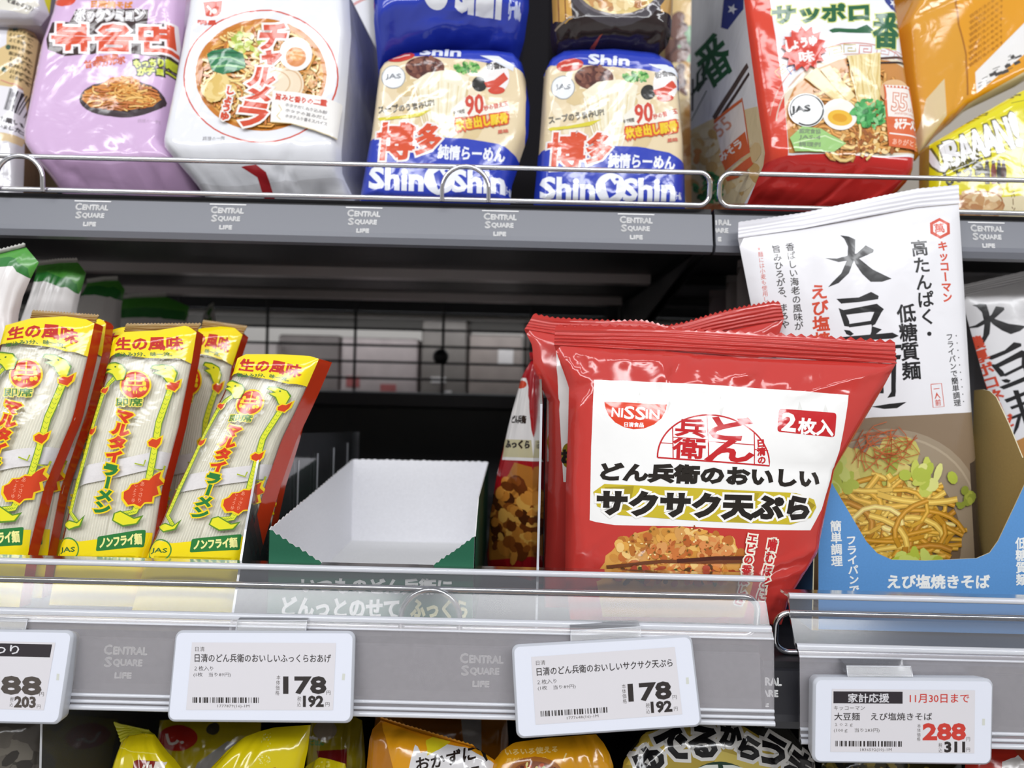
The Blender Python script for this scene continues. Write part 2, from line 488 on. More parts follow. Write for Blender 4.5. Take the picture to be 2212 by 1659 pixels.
class Art:
    def __init__(s, ref=None): s.items = []; s.bb = []; s.ref = ref
    def _put(s, T, col, lay=None):
        T = np.asarray(T, float)
        if not len(T): return 0
        lo, hi = T.reshape(-1, 2).min(0), T.reshape(-1, 2).max(0)
        if lay is None:
            lay = 0
            for l, h, q in s.bb:
                if l[0] < hi[0] and lo[0] < h[0] and l[1] < hi[1] and lo[1] < h[1]: lay = max(lay, q + 1)
        s.bb.append((lo, hi, lay))
        s.items.append((T, hexc(col) if isinstance(col, str) else np.asarray(col), lay))
        return lay
    def poly(s, pts, col, lay=None):
        tr = tessellate_polygon([[Vector((p[0], p[1], 0)) for p in pts]])
        P = np.array([p[:2] for p in pts], float)
        if tr: return s._put(P[np.array(tr)], col, lay)
    def rect(s, x0, y0, x1, y1, col): return s.poly([(x0, y0), (x1, y0), (x1, y1), (x0, y1)], col)
    def rrect(s, tl, tr, br, bl, col, r=0.12):
        """rounded quad; r is a share of its height"""
        q = [np.array(p, float) for p in (tl, tr, br, bl)]
        h = np.linalg.norm(q[3] - q[0]) * r; out = []
        for i in range(4):
            a, b, c = q[i - 1], q[i], q[(i + 1) % 4]
            p = b + (a - b) / np.linalg.norm(a - b) * h; n = b + (c - b) / np.linalg.norm(c - b) * h
            for t in np.linspace(0, 1, 5): out.append(tuple((1 - t) ** 2 * p + 2 * t * (1 - t) * b + t * t * n))
        return s.poly(out, col)
    def ell(s, cx, cy, rx, ry, col, rot=0.0, n=32, a0=0, a1=360, lay=None):
        c, q = math.cos(rad(rot)), math.sin(rad(rot)); pts = []
        full = abs(a1 - a0) >= 360
        for i in range(n if full else n + 1):
            a = rad(a0 + (a1 - a0) * i / n); x, y = rx * math.cos(a), ry * math.sin(a)
            pts.append((cx + x * c - y * q, cy + x * q + y * c))
        return s.poly(pts, col, lay)
    def ring(s, cx, cy, rx, ry, wd, col, rot=0.0, a0=0, a1=360, n=48):
        c, q = math.cos(rad(rot)), math.sin(rad(rot))
        pts = []
        for i in range(n + 1):
            a = rad(a0 + (a1 - a0) * i / n); x, y = rx * math.cos(a), ry * math.sin(a)
            pts.append((cx + x * c - y * q, cy + x * q + y * c))
        return s.line(pts, wd, col)
    def line(s, pts, wd, col, lay=None, taper=False):
        P = np.asarray(pts, float); k = len(P)
        t = np.gradient(P, axis=0); t /= np.linalg.norm(t, axis=1, keepdims=True) + 1e-9
        n = np.stack([-t[:, 1], t[:, 0]], 1)
        ww = np.full(k, wd / 2.0)
        if taper: ww = ww * np.sin(np.linspace(0.25, math.pi - 0.25, k))
        A, B = P + n * ww[:, None], P - n * ww[:, None]
        T = []
        for i in range(k - 1): T += [(A[i], A[i + 1], B[i + 1]), (A[i], B[i + 1], B[i])]
        return s._put(T, col, lay)
    def star(s, cx, cy, r1, r2, n, col, rot=0):
        return s.poly([(cx + (r1 if i % 2 == 0 else r2) * math.cos(rad(rot + 180 * i / n)), cy + (r1 if i % 2 == 0 else r2) * math.sin(rad(rot + 180 * i / n))) for i in range(2 * n)], col)
    def _stack(s, T, loops, r, flip, col):
        S = [outset(L, r, flip) for L in loops] if r > 0 else []
        A = np.concatenate([T] + S).reshape(-1, 2); lo, hi = A.min(0), A.max(0); lay = 0
        for l, h, q in s.bb:
            if l[0] < hi[0] and lo[0] < h[0] and l[1] < hi[1] and lo[1] < h[1]: lay = max(lay, q + 1)
        c = hexc(col) if isinstance(col, str) else np.asarray(col)
        s.items.append((T, c, lay))
        for i, q in enumerate(S):
            if len(q): s.items.append((q, c, lay + .05 + .03 * (i % 12)))
        s.bb.append((lo, hi, lay))
    def _ink(s, T, loops, col, bold, out):
        a = T[:, 1] - T[:, 0]; b = T[:, 2] - T[:, 0]
        flip = (a[:, 0] * b[:, 1] - a[:, 1] * b[:, 0]).sum() < 0
        for r, c in out: s._stack(T, loops, r + bold, flip, c)
        s._stack(T, loops, bold, flip, col)
    def text(s, body, p0, p1, h, col, bold=0.0, out=(), slant=0.0):
        """lettering whose ink box runs from p0 (lower left) to p1 (lower right), h tall"""
        T, LL = glyphs2(body, 1 if h < 15 else 2)
        if not len(T): return
        lo, hi = T.reshape(-1, 2).min(0), T.reshape(-1, 2).max(0)
        p0, p1 = np.array(p0, float), np.array(p1, float)
        e = p1 - p0; up = np.array([e[1], -e[0]]) / np.linalg.norm(e)
        up = up + slant * e / np.linalg.norm(e)
        def f(X):
            q = (X - lo) / np.maximum(hi - lo, 1e-6)
            return p0 + q[..., :1] * e + q[..., 1:] * h * up
        s._ink(f(T), [f(L) for L in LL], col, bold, out)
    def vtext(s, body, p0, p1, wd, col, bold=0.0, out=(), fill=0.95):
        """a column of signs from p0 (top middle) to p1 (bottom middle), each about wd wide"""
        p0, p1 = np.array(p0, float), np.array(p1, float)
        e = (p1 - p0) / len(body); dn = e / np.linalg.norm(e); rt = np.array([dn[1], -dn[0]])
        if rt[0] < 0: rt = -rt
        TT, LL = [], []
        for i, ch in enumerate(body):
            if ch in ' 　': continue
            T, Ls = glyphs2(ch, 1 if wd < 15 else 2)
            c = p0 + e * (i + .5)
            def f(X):
                q = X - np.array([0.5, 0.38])
                if ch == 'ー': q = np.stack([q[..., 1], -q[..., 0]], -1)
                if ch in '、。': q = q + np.array([.6, .6])
                return c + q[..., :1] * wd * fill * 1.05 * rt - q[..., 1:] * np.linalg.norm(e) * fill * 1.05 * dn
            TT.append(f(T)); LL += [f(L) for L in Ls]
        s._ink(np.concatenate(TT), LL, col, bold, out)
    def noodles(s, cx, cy, rx, ry, n, wd, cols, seed=0, length=1.0, rot=None):
        R = random.Random(seed)
        lay0 = 0
        for l, h, q in s.bb:
            if l[0] < cx + rx and cx - rx < h[0] and l[1] < cy + ry and cy - ry < h[1]: lay0 = max(lay0, q + 1)
        for i in range(n):
            a = R.uniform(0, 6.28); r = math.sqrt(R.random()) * .85
            x, y = cx + rx * r * math.cos(a), cy + ry * r * math.sin(a)
            th = R.uniform(0, 6.28) if rot is None else rot + R.uniform(-.35, .35)
            kk = R.uniform(-.62, .62); pts = []
            for j in range(7):
                pts.append((x, y)); st = length * R.uniform(.8, 1.2) * rx * .115
                th += kk; x += st * math.cos(th); y += st * math.sin(th) * (ry / rx if rot is None else 1)
            pts = [p for p in pts if ((p[0] - cx) / rx) ** 2 + ((p[1] - cy) / ry) ** 2 < 1]
            if len(pts) > 2:
                ww = wd * R.uniform(.75, 1.2); c = hexc(R.choice(cols))
                if wd > 3:
                    s.line(pts, ww * 1.25, c * .55, lay=lay0 + i * 0.3); s.line(pts, ww, c, lay=lay0 + i * 0.3 + .1)
                    s.line(pts[1:], ww * .35, np.minimum(c * 1.35 + .04, 1), lay=lay0 + i * 0.3 + .2)
                else: s.line(pts, ww, c, lay=lay0 + i * 0.3)
    def bits(s, cx, cy, rx, ry, n, r, cols, seed=0, asp=0.7):
        R = random.Random(seed)
        lay0 = 0
        for l, h, q in s.bb:
            if l[0] < cx + rx and cx - rx < h[0] and l[1] < cy + ry and cy - ry < h[1]: lay0 = max(lay0, q + 1)
        for i in range(n):
            a = R.uniform(0, 6.28); q = math.sqrt(R.random())
            s.ell(cx + rx * q * math.cos(a), cy + ry * q * math.sin(a), r * R.uniform(.5, 1.3), r * asp * R.uniform(.5, 1.2), R.choice(cols), rot=R.uniform(0, 180), n=9, lay=lay0 + i * 0.12)
    def barcode(s, p0, p1, h, col, seed=1, n=30):
        R = random.Random(seed); p0, p1 = np.array(p0, float), np.array(p1, float)
        e = p1 - p0; up = np.array([e[1], -e[0]]) / np.linalg.norm(e) * h
        x = 0.0; T = []
        ws = [R.choice((1, 1, 2, 3)) for _ in range(2 * n)]; tot = sum(ws)
        for i, q in enumerate(ws):
            if i % 2 == 0:
                a, b = p0 + e * x / tot, p0 + e * (x + q) / tot
                T += [(a, b, b + up), (a, b + up, a + up)]
            x += q
        s._put(T, col)

# ------------------------------------------------------------ wrapped goods
def waves(seed, n=9, fmin=1, fmax=5):
    R = random.Random(seed)
    W = [(R.uniform(fmin, fmax) * R.choice((-1, 1)), R.uniform(fmin, fmax), R.uniform(0, 6.28), R.uniform(.4, 1)) for _ in range(n)]
    def f(u, v):
        o = 0 * u
        for a, b, p, q in W: o = o + q / n * np.sin(6.28 * (a * u + b * v) + p)
        return o
    return f
def creases(seed, n=8, amp=0.001, wd=0.02):
    R = random.Random(seed)
    K = [(R.random(), R.random(), R.uniform(0, 3.14), R.uniform(.1, .35), R.uniform(.5, 1) * R.choice((1, 1, -1)), R.uniform(.6, 1.5)) for _ in range(n)]
    def f(u, v):
        o = 0 * u
        for x, y, a, l, q, ww in K:
            s = (u - x) * math.cos(a) + (v - y) * math.sin(a); d = -(u - x) * math.sin(a) + (v - y) * math.cos(a)
            o = o + amp * q * np.exp(-np.abs(d) / (wd * ww)) * np.exp(-(s / l) ** 2)
        return o
    return f
def folds(seed, n, amp, reach, top=True, side=None):
    """pleats running in from a sealed edge"""
    R = random.Random(seed)
    K = [(R.random(), R.uniform(-.25, .25), R.uniform(.4, 1) * R.choice((1, -1)), R.uniform(.5, 1.3) * reach, R.uniform(.008, .025)) for _ in range(n)]
    def f(u, v):
        d = (1 - v) if top else v
        o = 0 * u
        for x, sl, q, l, ww in K: o = o + amp * q * np.exp(-np.abs(u - x - sl * d) / ww) * np.exp(-d / l)
        return o
    return f
def bulge(T, pu=.5, pv=.5):
    return lambda u, v: T * np.clip(1 - (2 * u - 1) ** 2, 0, 1) ** pu * np.clip(1 - (2 * v - 1) ** 2, 0, 1) ** pv
def rim(u, v, w=.04):
    """0 on the border, 1 inside"""
    d = np.minimum(np.minimum(u, 1 - u), np.minimum(v, 1 - v))
    return np.clip(d / w, 0, 1)

def basept(sh):
    P = sh.pl.w(sh.E[2]); return np.array([P[:, 0].mean(), P[:, 1].mean() + .01, P[:, 2].min()])

def pouch_body(mb, sh, col, m, art=None, back=None, inkmat=None):
    P = sh.front(mb, col, m)
    bd = back or (lambda u, v, s: sh.depth(u, v, s) * rim(u, v, .02) * .25)
    Pb = sh.grid(-1, bd)
    lp = sh.loop(); Pb[lp] = P[lp]
    f = sh.faces(True)
    N = vnormals(Pb, f)
    if np.mean(N @ sh.pl.n) > 0: N = -N; f = f[:, ::-1]
    mb.add(Pb, f, col, m, N)
    if art: sh.ink(mb, art, inkmat or m)

def brick_body(mb, sh, col, m, deep, back=(0, 1, 0), art=None, sidecol=None, puff=0.0, rings=5, inkmat=None, shrink=0.0):
    P = sh.front(mb, col, m)
    lp = sh.loop(); L = P[lp]
    b = np.array(back, float); b /= np.linalg.norm(b)
    c = L.mean(0); R = [L]
    for k in range(1, rings + 1):
        t = k / rings
        o = L - c; o = o - np.outer(o @ sh.pl.n, sh.pl.n)
        R.append(L + b * deep * t + o * (puff * math.sin(math.pi * t) - shrink * t))
    mb.loft(np.array(R), sidecol or col, m)
    n = len(L)
    mb.add(np.concatenate([R[-1], R[-1].mean(0)[None]]), [(i, (i + 1) % n, n) for i in range(n)], sidecol or col, m)
    if art: sh.ink(mb, art, inkmat or m)

def edge_round(sh, r):
    """how far the front falls back at its rounded edges"""
    def f(u, v):
        d = np.minimum(np.minimum(u, 1 - u) * sh.w_mm, np.minimum(v, 1 - v) * sh.h_mm)
        x = np.clip(1 - d / r, 0, 1)
        return -r * (1 - np.sqrt(np.clip(1 - x * x, 0, 1)))
    return f

def teeth(p, n, h, up=(0, -1)):
    """a pinked edge along the pixel polyline p"""
    t = np.linspace(0, 1, 2 * n + 1); Q = resample(p, t)
    Q[1::2] += np.array(up) * h
    return [tuple(q) for q in Q]

def seal(parent, pl, bot, top, col, m=None, n=30, h=5, ridges=5, amp=0.0005, name='top_seal', wav=0.0, art=None, seed=3, nv=24):
    tp = [tuple(q) for q in resample(top, np.linspace(0, 1, 2 * n + 1))]
    wv = waves(seed, 5, .5, 1.5)
    sh = Sheet(pl, [bot[0], tp[0]], [bot[-1], tp[-1]], bot, tp, nu=2 * n, nv=nv, raw_top=True,
               depth=lambda u, v, s: 0.0012 + amp * np.sin(6.283 * ridges * v + 2.2 * wv(u * 2, v)) * np.clip(1.25 - 1.2 * v, 0, 1) + wav * wv(u, v * .3))
    mb = MB(); g = sh.grid
    def toothed(side=1, depth=None):
        P = g(side, depth); j = np.arange(1, 2 * n, 2) * (nv + 1) + nv
        P[j] += sh.pl.e2 * h * (P[j, 1] / F)[:, None]
        return P
    sh.grid = toothed
    P = sh.front(mb, col, m or FILM)
    Pb = P - sh.pl.n * 0.0006
    f = sh.faces(True); mb.add(Pb, f, col, m or FILM, -sh.N)
    if art: sh.ink(mb, art, m or FILM)
    return mb.build(name, parent)

def set_creases(sh, L):
    """folds laid along given pixel lines: (p, q, height, width)"""
    K = []
    for p, q, a, wd in L:
        ab = sh.pl.ab([p, q]); uv = sh.uv(ab); K.append((uv[0], uv[1], a, wd))
    W, H = sh.w_mm, sh.h_mm
    def f(u, v):
        o = 0 * u
        for a, b, am, wd in K:
            ax, ay, bx, by = a[0] * W, a[1] * H, b[0] * W, b[1] * H
            x, y = u * W, v * H; dx, dy = bx - ax, by - ay; l2 = dx * dx + dy * dy
            t = np.clip(((x - ax) * dx + (y - ay) * dy) / l2, 0, 1)
            d = np.hypot(x - ax - t * dx, y - ay - t * dy)
            o = o + am * np.exp(-d / wd)
        return o
    old = sh.depth
    sh.depth = lambda u, v, s: np.maximum(old(u, v, s) + rim(u, v, .02) * f(u, v), 0.0)
# ------------------------------------------------------------ the shelving
ZU, ZL, ZR, ZB = 1.316, 1.0728, 1.0652, 0.875
def zc(y, D): return 1.2 - (y - 829.5) / F * D      # height seen at row y on the middle column
XB = 0.127

def struct(name, mb, label=None, cat=None):
    o = mb.build(name); o['kind'] = 'structure'; return o
mb = MB(); mb.flat([(-3, -3, 0), (3, -3, 0), (3, 3, 0), (-3, 3, 0)], [(0, 1, 2, 3)], 'd8d6d2', mat('floor_vinyl', 'cfcdc9', 0.35, noise=(8, .06)))
struct('floor', mb)
wm = mat('painted_wall', 'c9c6c2', .7, noise=(3, .05))
for nm, b in (('wall_back', (-3, 3, 3, 3.1)), ('wall_front', (-3, 3, -3.1, -3)), ('wall_left', (-3.1, -3, -3, 3)), ('wall_right', (3, 3.1, -3, 3))):
    mb = MB(); mb.box(*b, 0, 2.9, 'c9c6c2', wm); struct(nm, mb)

CSQ = ('CENTRAL', 'SQUARE', 'LIFE')
def strip_letters(mb, xc, D, ztop, k=1.0, tick=0, slope=0.0, xmin=-9.):
    """the three-line store lettering, k = size against 21.3 mm"""
    A = []
    def put(body, x0, x1, z0, h):
        T = glyphs(body); lo, hi = T.reshape(-1, 2).min(0), T.reshape(-1, 2).max(0)
        q = (T - lo) / (hi - lo)
        for o in around(.00022, 4) + [(0, 0)]:
            A.append(np.stack([x0 + q[..., 0] * (x1 - x0) + o[0], D + (z0 + q[..., 1] * h + o[1] - ztop) * slope, z0 + q[..., 1] * h + o[1]], -1))
    m = .001 * k
    put('C', xc - 10.6 * m, xc - 6.9 * m, ztop - 4.2 * m, 4.4 * m); put('ENTRAL', xc - 6.0 * m, xc + 10.6 * m, ztop - 4.0 * m, 3.4 * m)
    put('S', xc - 9.7 * m, xc - 6.3 * m, ztop - 9.9 * m, 4.4 * m); put('QUARE', xc - 5.5 * m, xc + 8.7 * m, ztop - 9.8 * m, 3.5 * m)
    put('LIFE', xc - 4.0 * m, xc + 4.0 * m, ztop - 15 * m, 2.5 * m)
    T = np.concatenate(A); T = T[T[..., 0].min(1) > xmin]; n = len(T)
    mb.add(T.reshape(-1, 3), np.arange(3 * n).reshape(-1, 3), 'f2f2f5', WHITEINK, np.tile((0, -1., 0), (3 * n, 1)))
    if tick and xc - .012 > xmin:
        z = ztop + tick * m
        mb.flat([*[(xc + a * m, D + (z + b - ztop) * slope, z + b) for a, b in ((-12, 0), (12, 0), (12, .0006), (-12, .0006))]], [(0, 1, 2, 3)], 'f2f2f5', WHITEINK)

def shelf(label, x0, x1, yf, zt, zb, logos, stripmat, tick, light_streaks=False, back=0.868):
    t = thing('shelf', label, 'shelf', ((x0 + x1) / 2, yf, zb - .02))
    mb = MB(); mb.box(x0, x1, yf + .002, back, zt - .020, zt, '1c1c20', DARKMETAL); mb.build('deck', t)
    mb = MB()
    prof = [(yf, zt - .004), (yf - .0035, zb + .004), (yf - .0045, zb + .001), (yf - .003, zb - .003), (yf + .003, zb - .0038), (yf + .004, zb), (yf + .004, zt - .003)]
    mb.extrude_profile(prof, x0, x1, '4a4a50', stripmat)
    for xc in logos:
        sl = .0035 / (zt - zb - .008)
        strip_letters(mb, xc, yf - .00025 - (zt - .004 - zt + .0068) * sl, zt - .0068, 1.0 if tick < 0 else .98, tick, sl, x0)
    mb.build('label_strip', t)
    mb = MB()
    for y in ((.50, .512), (.655, .672), (.826, .845)):  # the paler strips stand in for streaks of light under the deck
        mb.box(x0 + .01, x1 - .01, y[0], y[1], zt - .020 - (.008 if y[0] > .55 else .002), zt - .0199, '77777c' if light_streaks and y[0] > .55 else '1c1c20',
               mat('light_streak_metal', 'b8b0b0', .35, metal=.6) if light_streaks and y[0] > .55 else DARKMETAL)
    mb.build('underside_strips', t)
    return t
DU, DL = .495, .381
shelf('upper charcoal shelf of the wide bay, carrying the pink, white and blue noodle packs', -.80, XB - .001, DU, ZU, 1.2905,
      [(x - CX) / F * DU for x in (-100, 192, 484, 778, 1072, 1365)], STRIP, 1.6, True)
shelf('upper charcoal shelf of the bay beyond the post, under the red and white noodle pack', XB + .001, .9, DU, ZU, 1.2905,
      [(x - CX) / F * DU for x in (1534, 1828, 2121, 2415)], STRIP, 1.6)
shelf('eye-level dark shelf under the stick noodles and red packs', -.80, XB - .001, DL, ZL, 1.0445, [(x - CX) / F * DL for x in (-95, 288, 671, 1055, 1438)], mat('label_strip_sheen', '5c5a5e', .35), -24)  # reflections on the dark strip are put into this lighter grey
shelf('dark shelf carrying the blue display box of soy noodles', XB + .0012, .9, DL, ZR, 1.0369, [(x - CX) / F * DL for x in (1655, 2038, 2421)], STRIPDARK, -24)
shelf('bottom dark shelf under the yellow and orange pouches', -.80, .9, .36, ZB, .84, [], STRIPDARK, -24)

# uprights, brackets, back panels
t = thing('shelf_post', 'black slotted steel post between the two shelf bays', 'shelf post', (XB, .88, .6))
mb = MB(); mb.box(XB - .02, XB + .02, .884, .899, .6, 1.9, '19191c', DARKMETAL); mb.build('post', t)
for z, yf, x in ((ZU, DU, XB - .0045), (ZU, DU, XB + .003), (ZL, DL, XB - .0045), (ZR, DL, XB + .003)):
    mb = MB()
    pr = [(yf + .03, z - .0245), (.861, z - .075), (.861, z - .0245)]
    if True:
        v = [(x, y, zz) for y, zz in pr] + [(x + .0015, y, zz) for y, zz in pr]
        mb.flat(v, [(0, 1, 2), (3, 4, 5), (0, 1, 4, 3), (1, 2, 5, 4), (2, 0, 3, 5)], '222226', DARKMETAL)
    mb.build('bracket', t)

t = thing('back_panel', 'black steel back panel below the wire grid', 'back panel', (0, .88, .6))
mb = MB(); mb.box(-.8, .9, .874, .88, .62, zc(852, .87), '121215', DARKMETAL); mb.build('sheet', t)
mb = MB(); mb.box(-.8, .9, .862, .874, zc(886, .865), zc(852, .865), '2e2e33', mat('beam_metal', '34343a', .4), .004); mb.build('beam', t)
mb = MB(); mb.box(-.8, XB + .1, .872, .878, 1.318, 1.9, '141216', mat('shadowed_back_metal', '161418', .6, spec=.08)); o = mb.build('back_panel', base=np.array([-.3, .875, 1.318]))  # near-black colour holds the shadow in the gaps between packs
tag(o, 'panel behind the blue and white packs of the upper shelf, shadow put into its near-black colour', 'back panel')
mb = MB(); mb.box(XB + .102, .9, .872, .878, 1.318, 1.9, 'a8a096', mat('pale_back_metal', 'b4aca0', .5)); o = mb.build('back_panel', base=np.array([.5, .875, 1.318]))
tag(o, 'greyish beige panel showing between the red-white and orange packs', 'back panel')

mb = MB(); gm = mat('grid_wire', '17171a', .4)
z0, z1 = zc(852, .87), zc(640, .87)
x = -.279 - .099 * 5
while x < .85:
    mb.tube([(x, .868, z0 - .01), (x, .868, z1 + .02)], .0017, '17171a', gm, 8); x += .0993
z = z0 - .004
while z < z1 + .01:
    mb.tube([(-.8, .8705, z), (.9, .8705, z)], .0015, '17171a', gm, 8); z += .0186
o = mb.build('wire_grid', base=np.array([0, .87, z0])); tag(o, 'black wire grid backing the shelf above the steel panel', 'wire grid')
mb = MB(); p = at(951, 770, .862)
mb.loft([[(p[0] + .009 * r * math.cos(q), p[1] + .006 - .006 * math.cos(f), p[2] + .009 * r * math.sin(q)) for q in np.linspace(0, 6.283, 20, endpoint=False)] for f in np.linspace(.05, 1.57, 6) for r in (math.sin(f),)], '101012', gm, cap=True)
o = mb.build('grid_plug', base=p); tag(o, 'round black plug fixed on the wire grid', 'plug')

# goods of the next aisle, seen through the grid, plus added dark cartons
pale = mat('pale_carton', None, .5, noise=(40, .15))
R = random.Random(4)
for i, (xa, xb, yt, D, c, lab) in enumerate([
        (380, 600, 735, .98, 'cfc6c4', 'pale carton beyond the wire grid, partly behind the stick noodle packs'),
        (602, 735, 722, 1.0, 'a39a98', 'greyish carton beyond the grid, left of the middle wires'),
        (738, 905, 728, .97, 'cbbfbf', 'pale pinkish carton with printed patches beyond the wire grid'),
        (912, 1010, 690, .96, '8a8480', 'grey carton beyond the grid under the black plug'),
        (1014, 1130, 722, .96, 'a89d98', 'dull beige carton beyond the grid beside the red packs'),
        (1134, 1300, 700, .99, '7c7470', 'grey carton beyond the grid hidden mostly by red packs'),
        (1304, 1560, 699, .95, '2a2628', 'dark carton added beyond the grid to darken the gap above the red pouches'),  # this and the next two are added to block the bright wall behind
        (1564, 2250, 699, .95, '3a3638', 'broad dark carton added beyond the grid to darken the back behind the soy noodle pouches'),
        (-80, 330, 700, .95, '4a4444', 'dusky carton added beyond the grid to darken the back behind the stick noodle headers')]):
    a, b = at(xa, yt, D), at(xb, yt, D)
    t = thing('carton', lab, 'carton', ((a[0] + b[0]) / 2, D + .05, 1.10), 'cartons of the next aisle')
    mb = MB(); mb.box(a[0], b[0], D, D + .11, 1.10, a[2], c, pale, .004); mb.build('box', t)
    for k in range(4):
        mb = MB()
        u0 = R.uniform(.05, .6); v0 = R.uniform(.25, .8); ww = R.uniform(.1, .35)
        X0 = a[0] + (b[0] - a[0]) * u0; X1 = a[0] + (b[0] - a[0]) * min(.97, u0 + ww); Z0 = 1.10 + (a[2] - 1.1) * v0; Z1 = min(a[2] - .004, Z0 + R.uniform(.006, .02))
        mb.box(X0, X1, D - .0008, D, Z0, Z1, R.choice(['f0ecec', '55504e', 'e8e2e0', 'c07070', '7a7270']), pale)
        mb.build('printed_panel', t)
o = MB(); o.box(-.8, .9, .90, 1.2, 1.08, 1.0995, '2a2a2e', DARKMETAL); o = o.build('shelf', base=np.array([0, .95, 1.08])); tag(o, 'shelf of the next aisle holding pale cartons behind the grid', 'shelf')
t = thing('fill_bar', 'slim fill light bar added under the next aisle shelf to brighten the pale cartons', 'lamp', (0, .92, 1.268))  # bar and its light are added to brighten the carton fronts
mb = MB(); mb.box(-.6, .3, .912, .926, zc(686, .93) - .005, zc(686, .93) - .0002, 'e8e6e2', mat('fill_bar_housing', 'd8d6d2', .5)); mb.build('housing', t)
_l = lamp('carton_fill_light', (-.1, .919, zc(686, .93) - .007), (-.1, .965, 1.18), .9, .008, .35); _l.parent = t; _l.matrix_parent_inverse = Matrix.Translation(-t.location)
o = MB(); o.box(-.8, .9, .90, 1.2, zc(686, .93), zc(640, .93), '101013', DARKMETAL); o = o.build('shelf', base=np.array([0, .95, 1.28])); tag(o, 'dark shelf of the next aisle above the pale cartons', 'shelf')

# ------------------------------------------------------------ wire guards
def guard(label, x0, x1, y, zb, h, hoops, r=.0016, mm=CHROME, tilt=.002):
    t = thing('wire_guard', label, 'guard rail', ((x0 + x1) / 2, y, zb), None)
    mb = MB(); rr = .007
    P = []
    for cx, cz, a0 in ((x1 - rr, zb + rr, -90), (x1 - rr, zb + h - rr, 0), (x0 + rr, zb + h - rr, 90), (x0 + rr, zb + rr, 180)):
        for i in range(7):
            a = rad(a0 + 15 * i); P.append((cx + rr * math.cos(a), y - tilt * (cz + rr * math.sin(a) - zb) / h, cz + rr * math.sin(a)))
    mb.tube(P, r, 'dcdce0', mm, 10, closed=True); mb.build('frame', t)
    for hx in hoops:
        mb = MB(); w_ = .0148
        P = [(hx - w_, y - .003, zb - .002)] + [(hx - w_ * math.cos(a), y - .0035, zb + h - w_ * .95 + w_ * math.sin(a) * .95) for a in np.linspace(0, math.pi, 15)] + [(hx + w_, y - .003, zb - .002)]
        mb.tube(P, r * .9, 'dcdce0', mm, 10); mb.build('hoop', t)
    return t
guard('chrome wire guard with hoops along the upper shelf of the wide bay', -.62, .1235, .4925, ZU + .0012, .0205, [(38 - CX) / F * .492, (996 - CX) / F * .492, (38 - 958 - CX) / F * .492])
guard('chrome wire guard along the upper shelf below the red noodle pack', .1297, .62, .4925, ZU + .0012, .0205, [.42])
guard('wire guard standing behind the hazy clear rail of the wide bay', -.62, .1275, .3925, ZL + .0016, .0205, [(943 - CX) / F * .392, (943 - CX) / F * .392 - .281])
guard('wire guard whose bent end shows beside the blue display box', .137, .62, .3925, ZR + .0016, .0205, [.40])

# ------------------------------------------------------------ clear price rails in front of the lower shelf
COVER = mat('scuffed_clear_plastic', 'e6e2e8', 0.2, trans=.79, fres=1.45, noise=(420, .08))
def lip(label, x0, x1, dz):
    t = thing('clear_price_rail', label, 'price rail', ((x0 + x1) / 2, .375, zc(1551, .368) + dz))
    pts = [(.400, 1224), (.388, 1236), (.3845, 1285), (.377, 1344), (.3735, 1352), (.3715, 1368), (.3695, 1470), (.3685, 1551)]
    P = [(d, zc(y, d) + dz) for d, y in pts]
    th = .0014
    def band(A, name, hz=HAZE):
        mb = MB(); n = len(A)
        nr = []
        for i in range(n):
            a = A[max(0, i - 1)]; b = A[min(n - 1, i + 1)]; l = math.hypot(b[0] - a[0], b[1] - a[1]); nr.append((-(b[1] - a[1]) / l, (b[0] - a[0]) / l))
        inner = [(p[0] + th * abs(q[0]), p[1] - th * abs(q[1])) for p, q in zip(A, nr)]
        mb.extrude_profile(list(A) + inner[::-1], x0, x1, 'c9ccd8', hz); return mb.build(name, t)
    band(P[:4], 'front_lip'); band(P[3:], 'label_cover', COVER)
    mb = MB()
    for d, y, r in ((.3885, 1237, .0016), (.3765, 1345, .0017), (.3725, 1366, .0006), (.3695, 1522, .0009), (.3688, 1536, .0008), (.3682, 1549, .0013)):
        z = zc(y, d) + dz
        mb.tube([(x0, d - .0003, z), (x1, d - .0003, z)], r, 'eceef6', HAZE_EDGE, 10)
    mb.build('ridges', t)
    return t
lip('long hazy clear price rail below the stick noodles and red packs', -.80, (1672 - CX) / F * .380, 0)
lip('clear price rail in front of the blue display box', (1727 - CX) / F * .380, .85, -.0082)

# ------------------------------------------------------------ shelf dividers
def divider(label, pts, th=.0012, x=None, lines=(), skew=0.0):
    t = thing('clear_divider', label, 'shelf divider', (x, pts[0][0], pts[0][1]))
    mb = MB(); n = len(pts)
    L = [(x + skew * (y - pts[0][0]) - th / 2, y, z) for y, z in pts]; Rr = [(x + skew * (y - pts[0][0]) + th / 2, y, z) for y, z in pts]
    mb.flat(L + Rr, [tuple(range(n)), tuple(range(2 * n - 1, n - 1, -1))], 'dfe2ea', ACRYL); mb.build('panel', t)
    mb = MB()
    for i in range(n):
        j = (i + 1) % n; mb.flat([L[i], L[j], Rr[j], Rr[i]], [(0, 1, 2, 3)], 'eceef6', HAZE_EDGE)
    mb.build('edge', t)
    if lines:
        for y in lines:
            mb = MB()
            xx = x + skew * (y - pts[0][0])
            mb.box(xx + th / 2, xx + th / 2 + .0004, y, y + .002, pts[0][1] + .02, pts[-2][1] - .006, 'eceef6', HAZE_EDGE)
            mb.build('score_line', t)
    return t
divider('clear scored divider between the stick noodles and the empty tray', [(.386, ZL + .0002), (.405, 1.12), (.425, 1.160), (.432, 1.166), (.445, 1.168), (.70, 1.153), (.70, ZL + .0002)], x=-.1385, lines=(.50, .55, .60, .65))
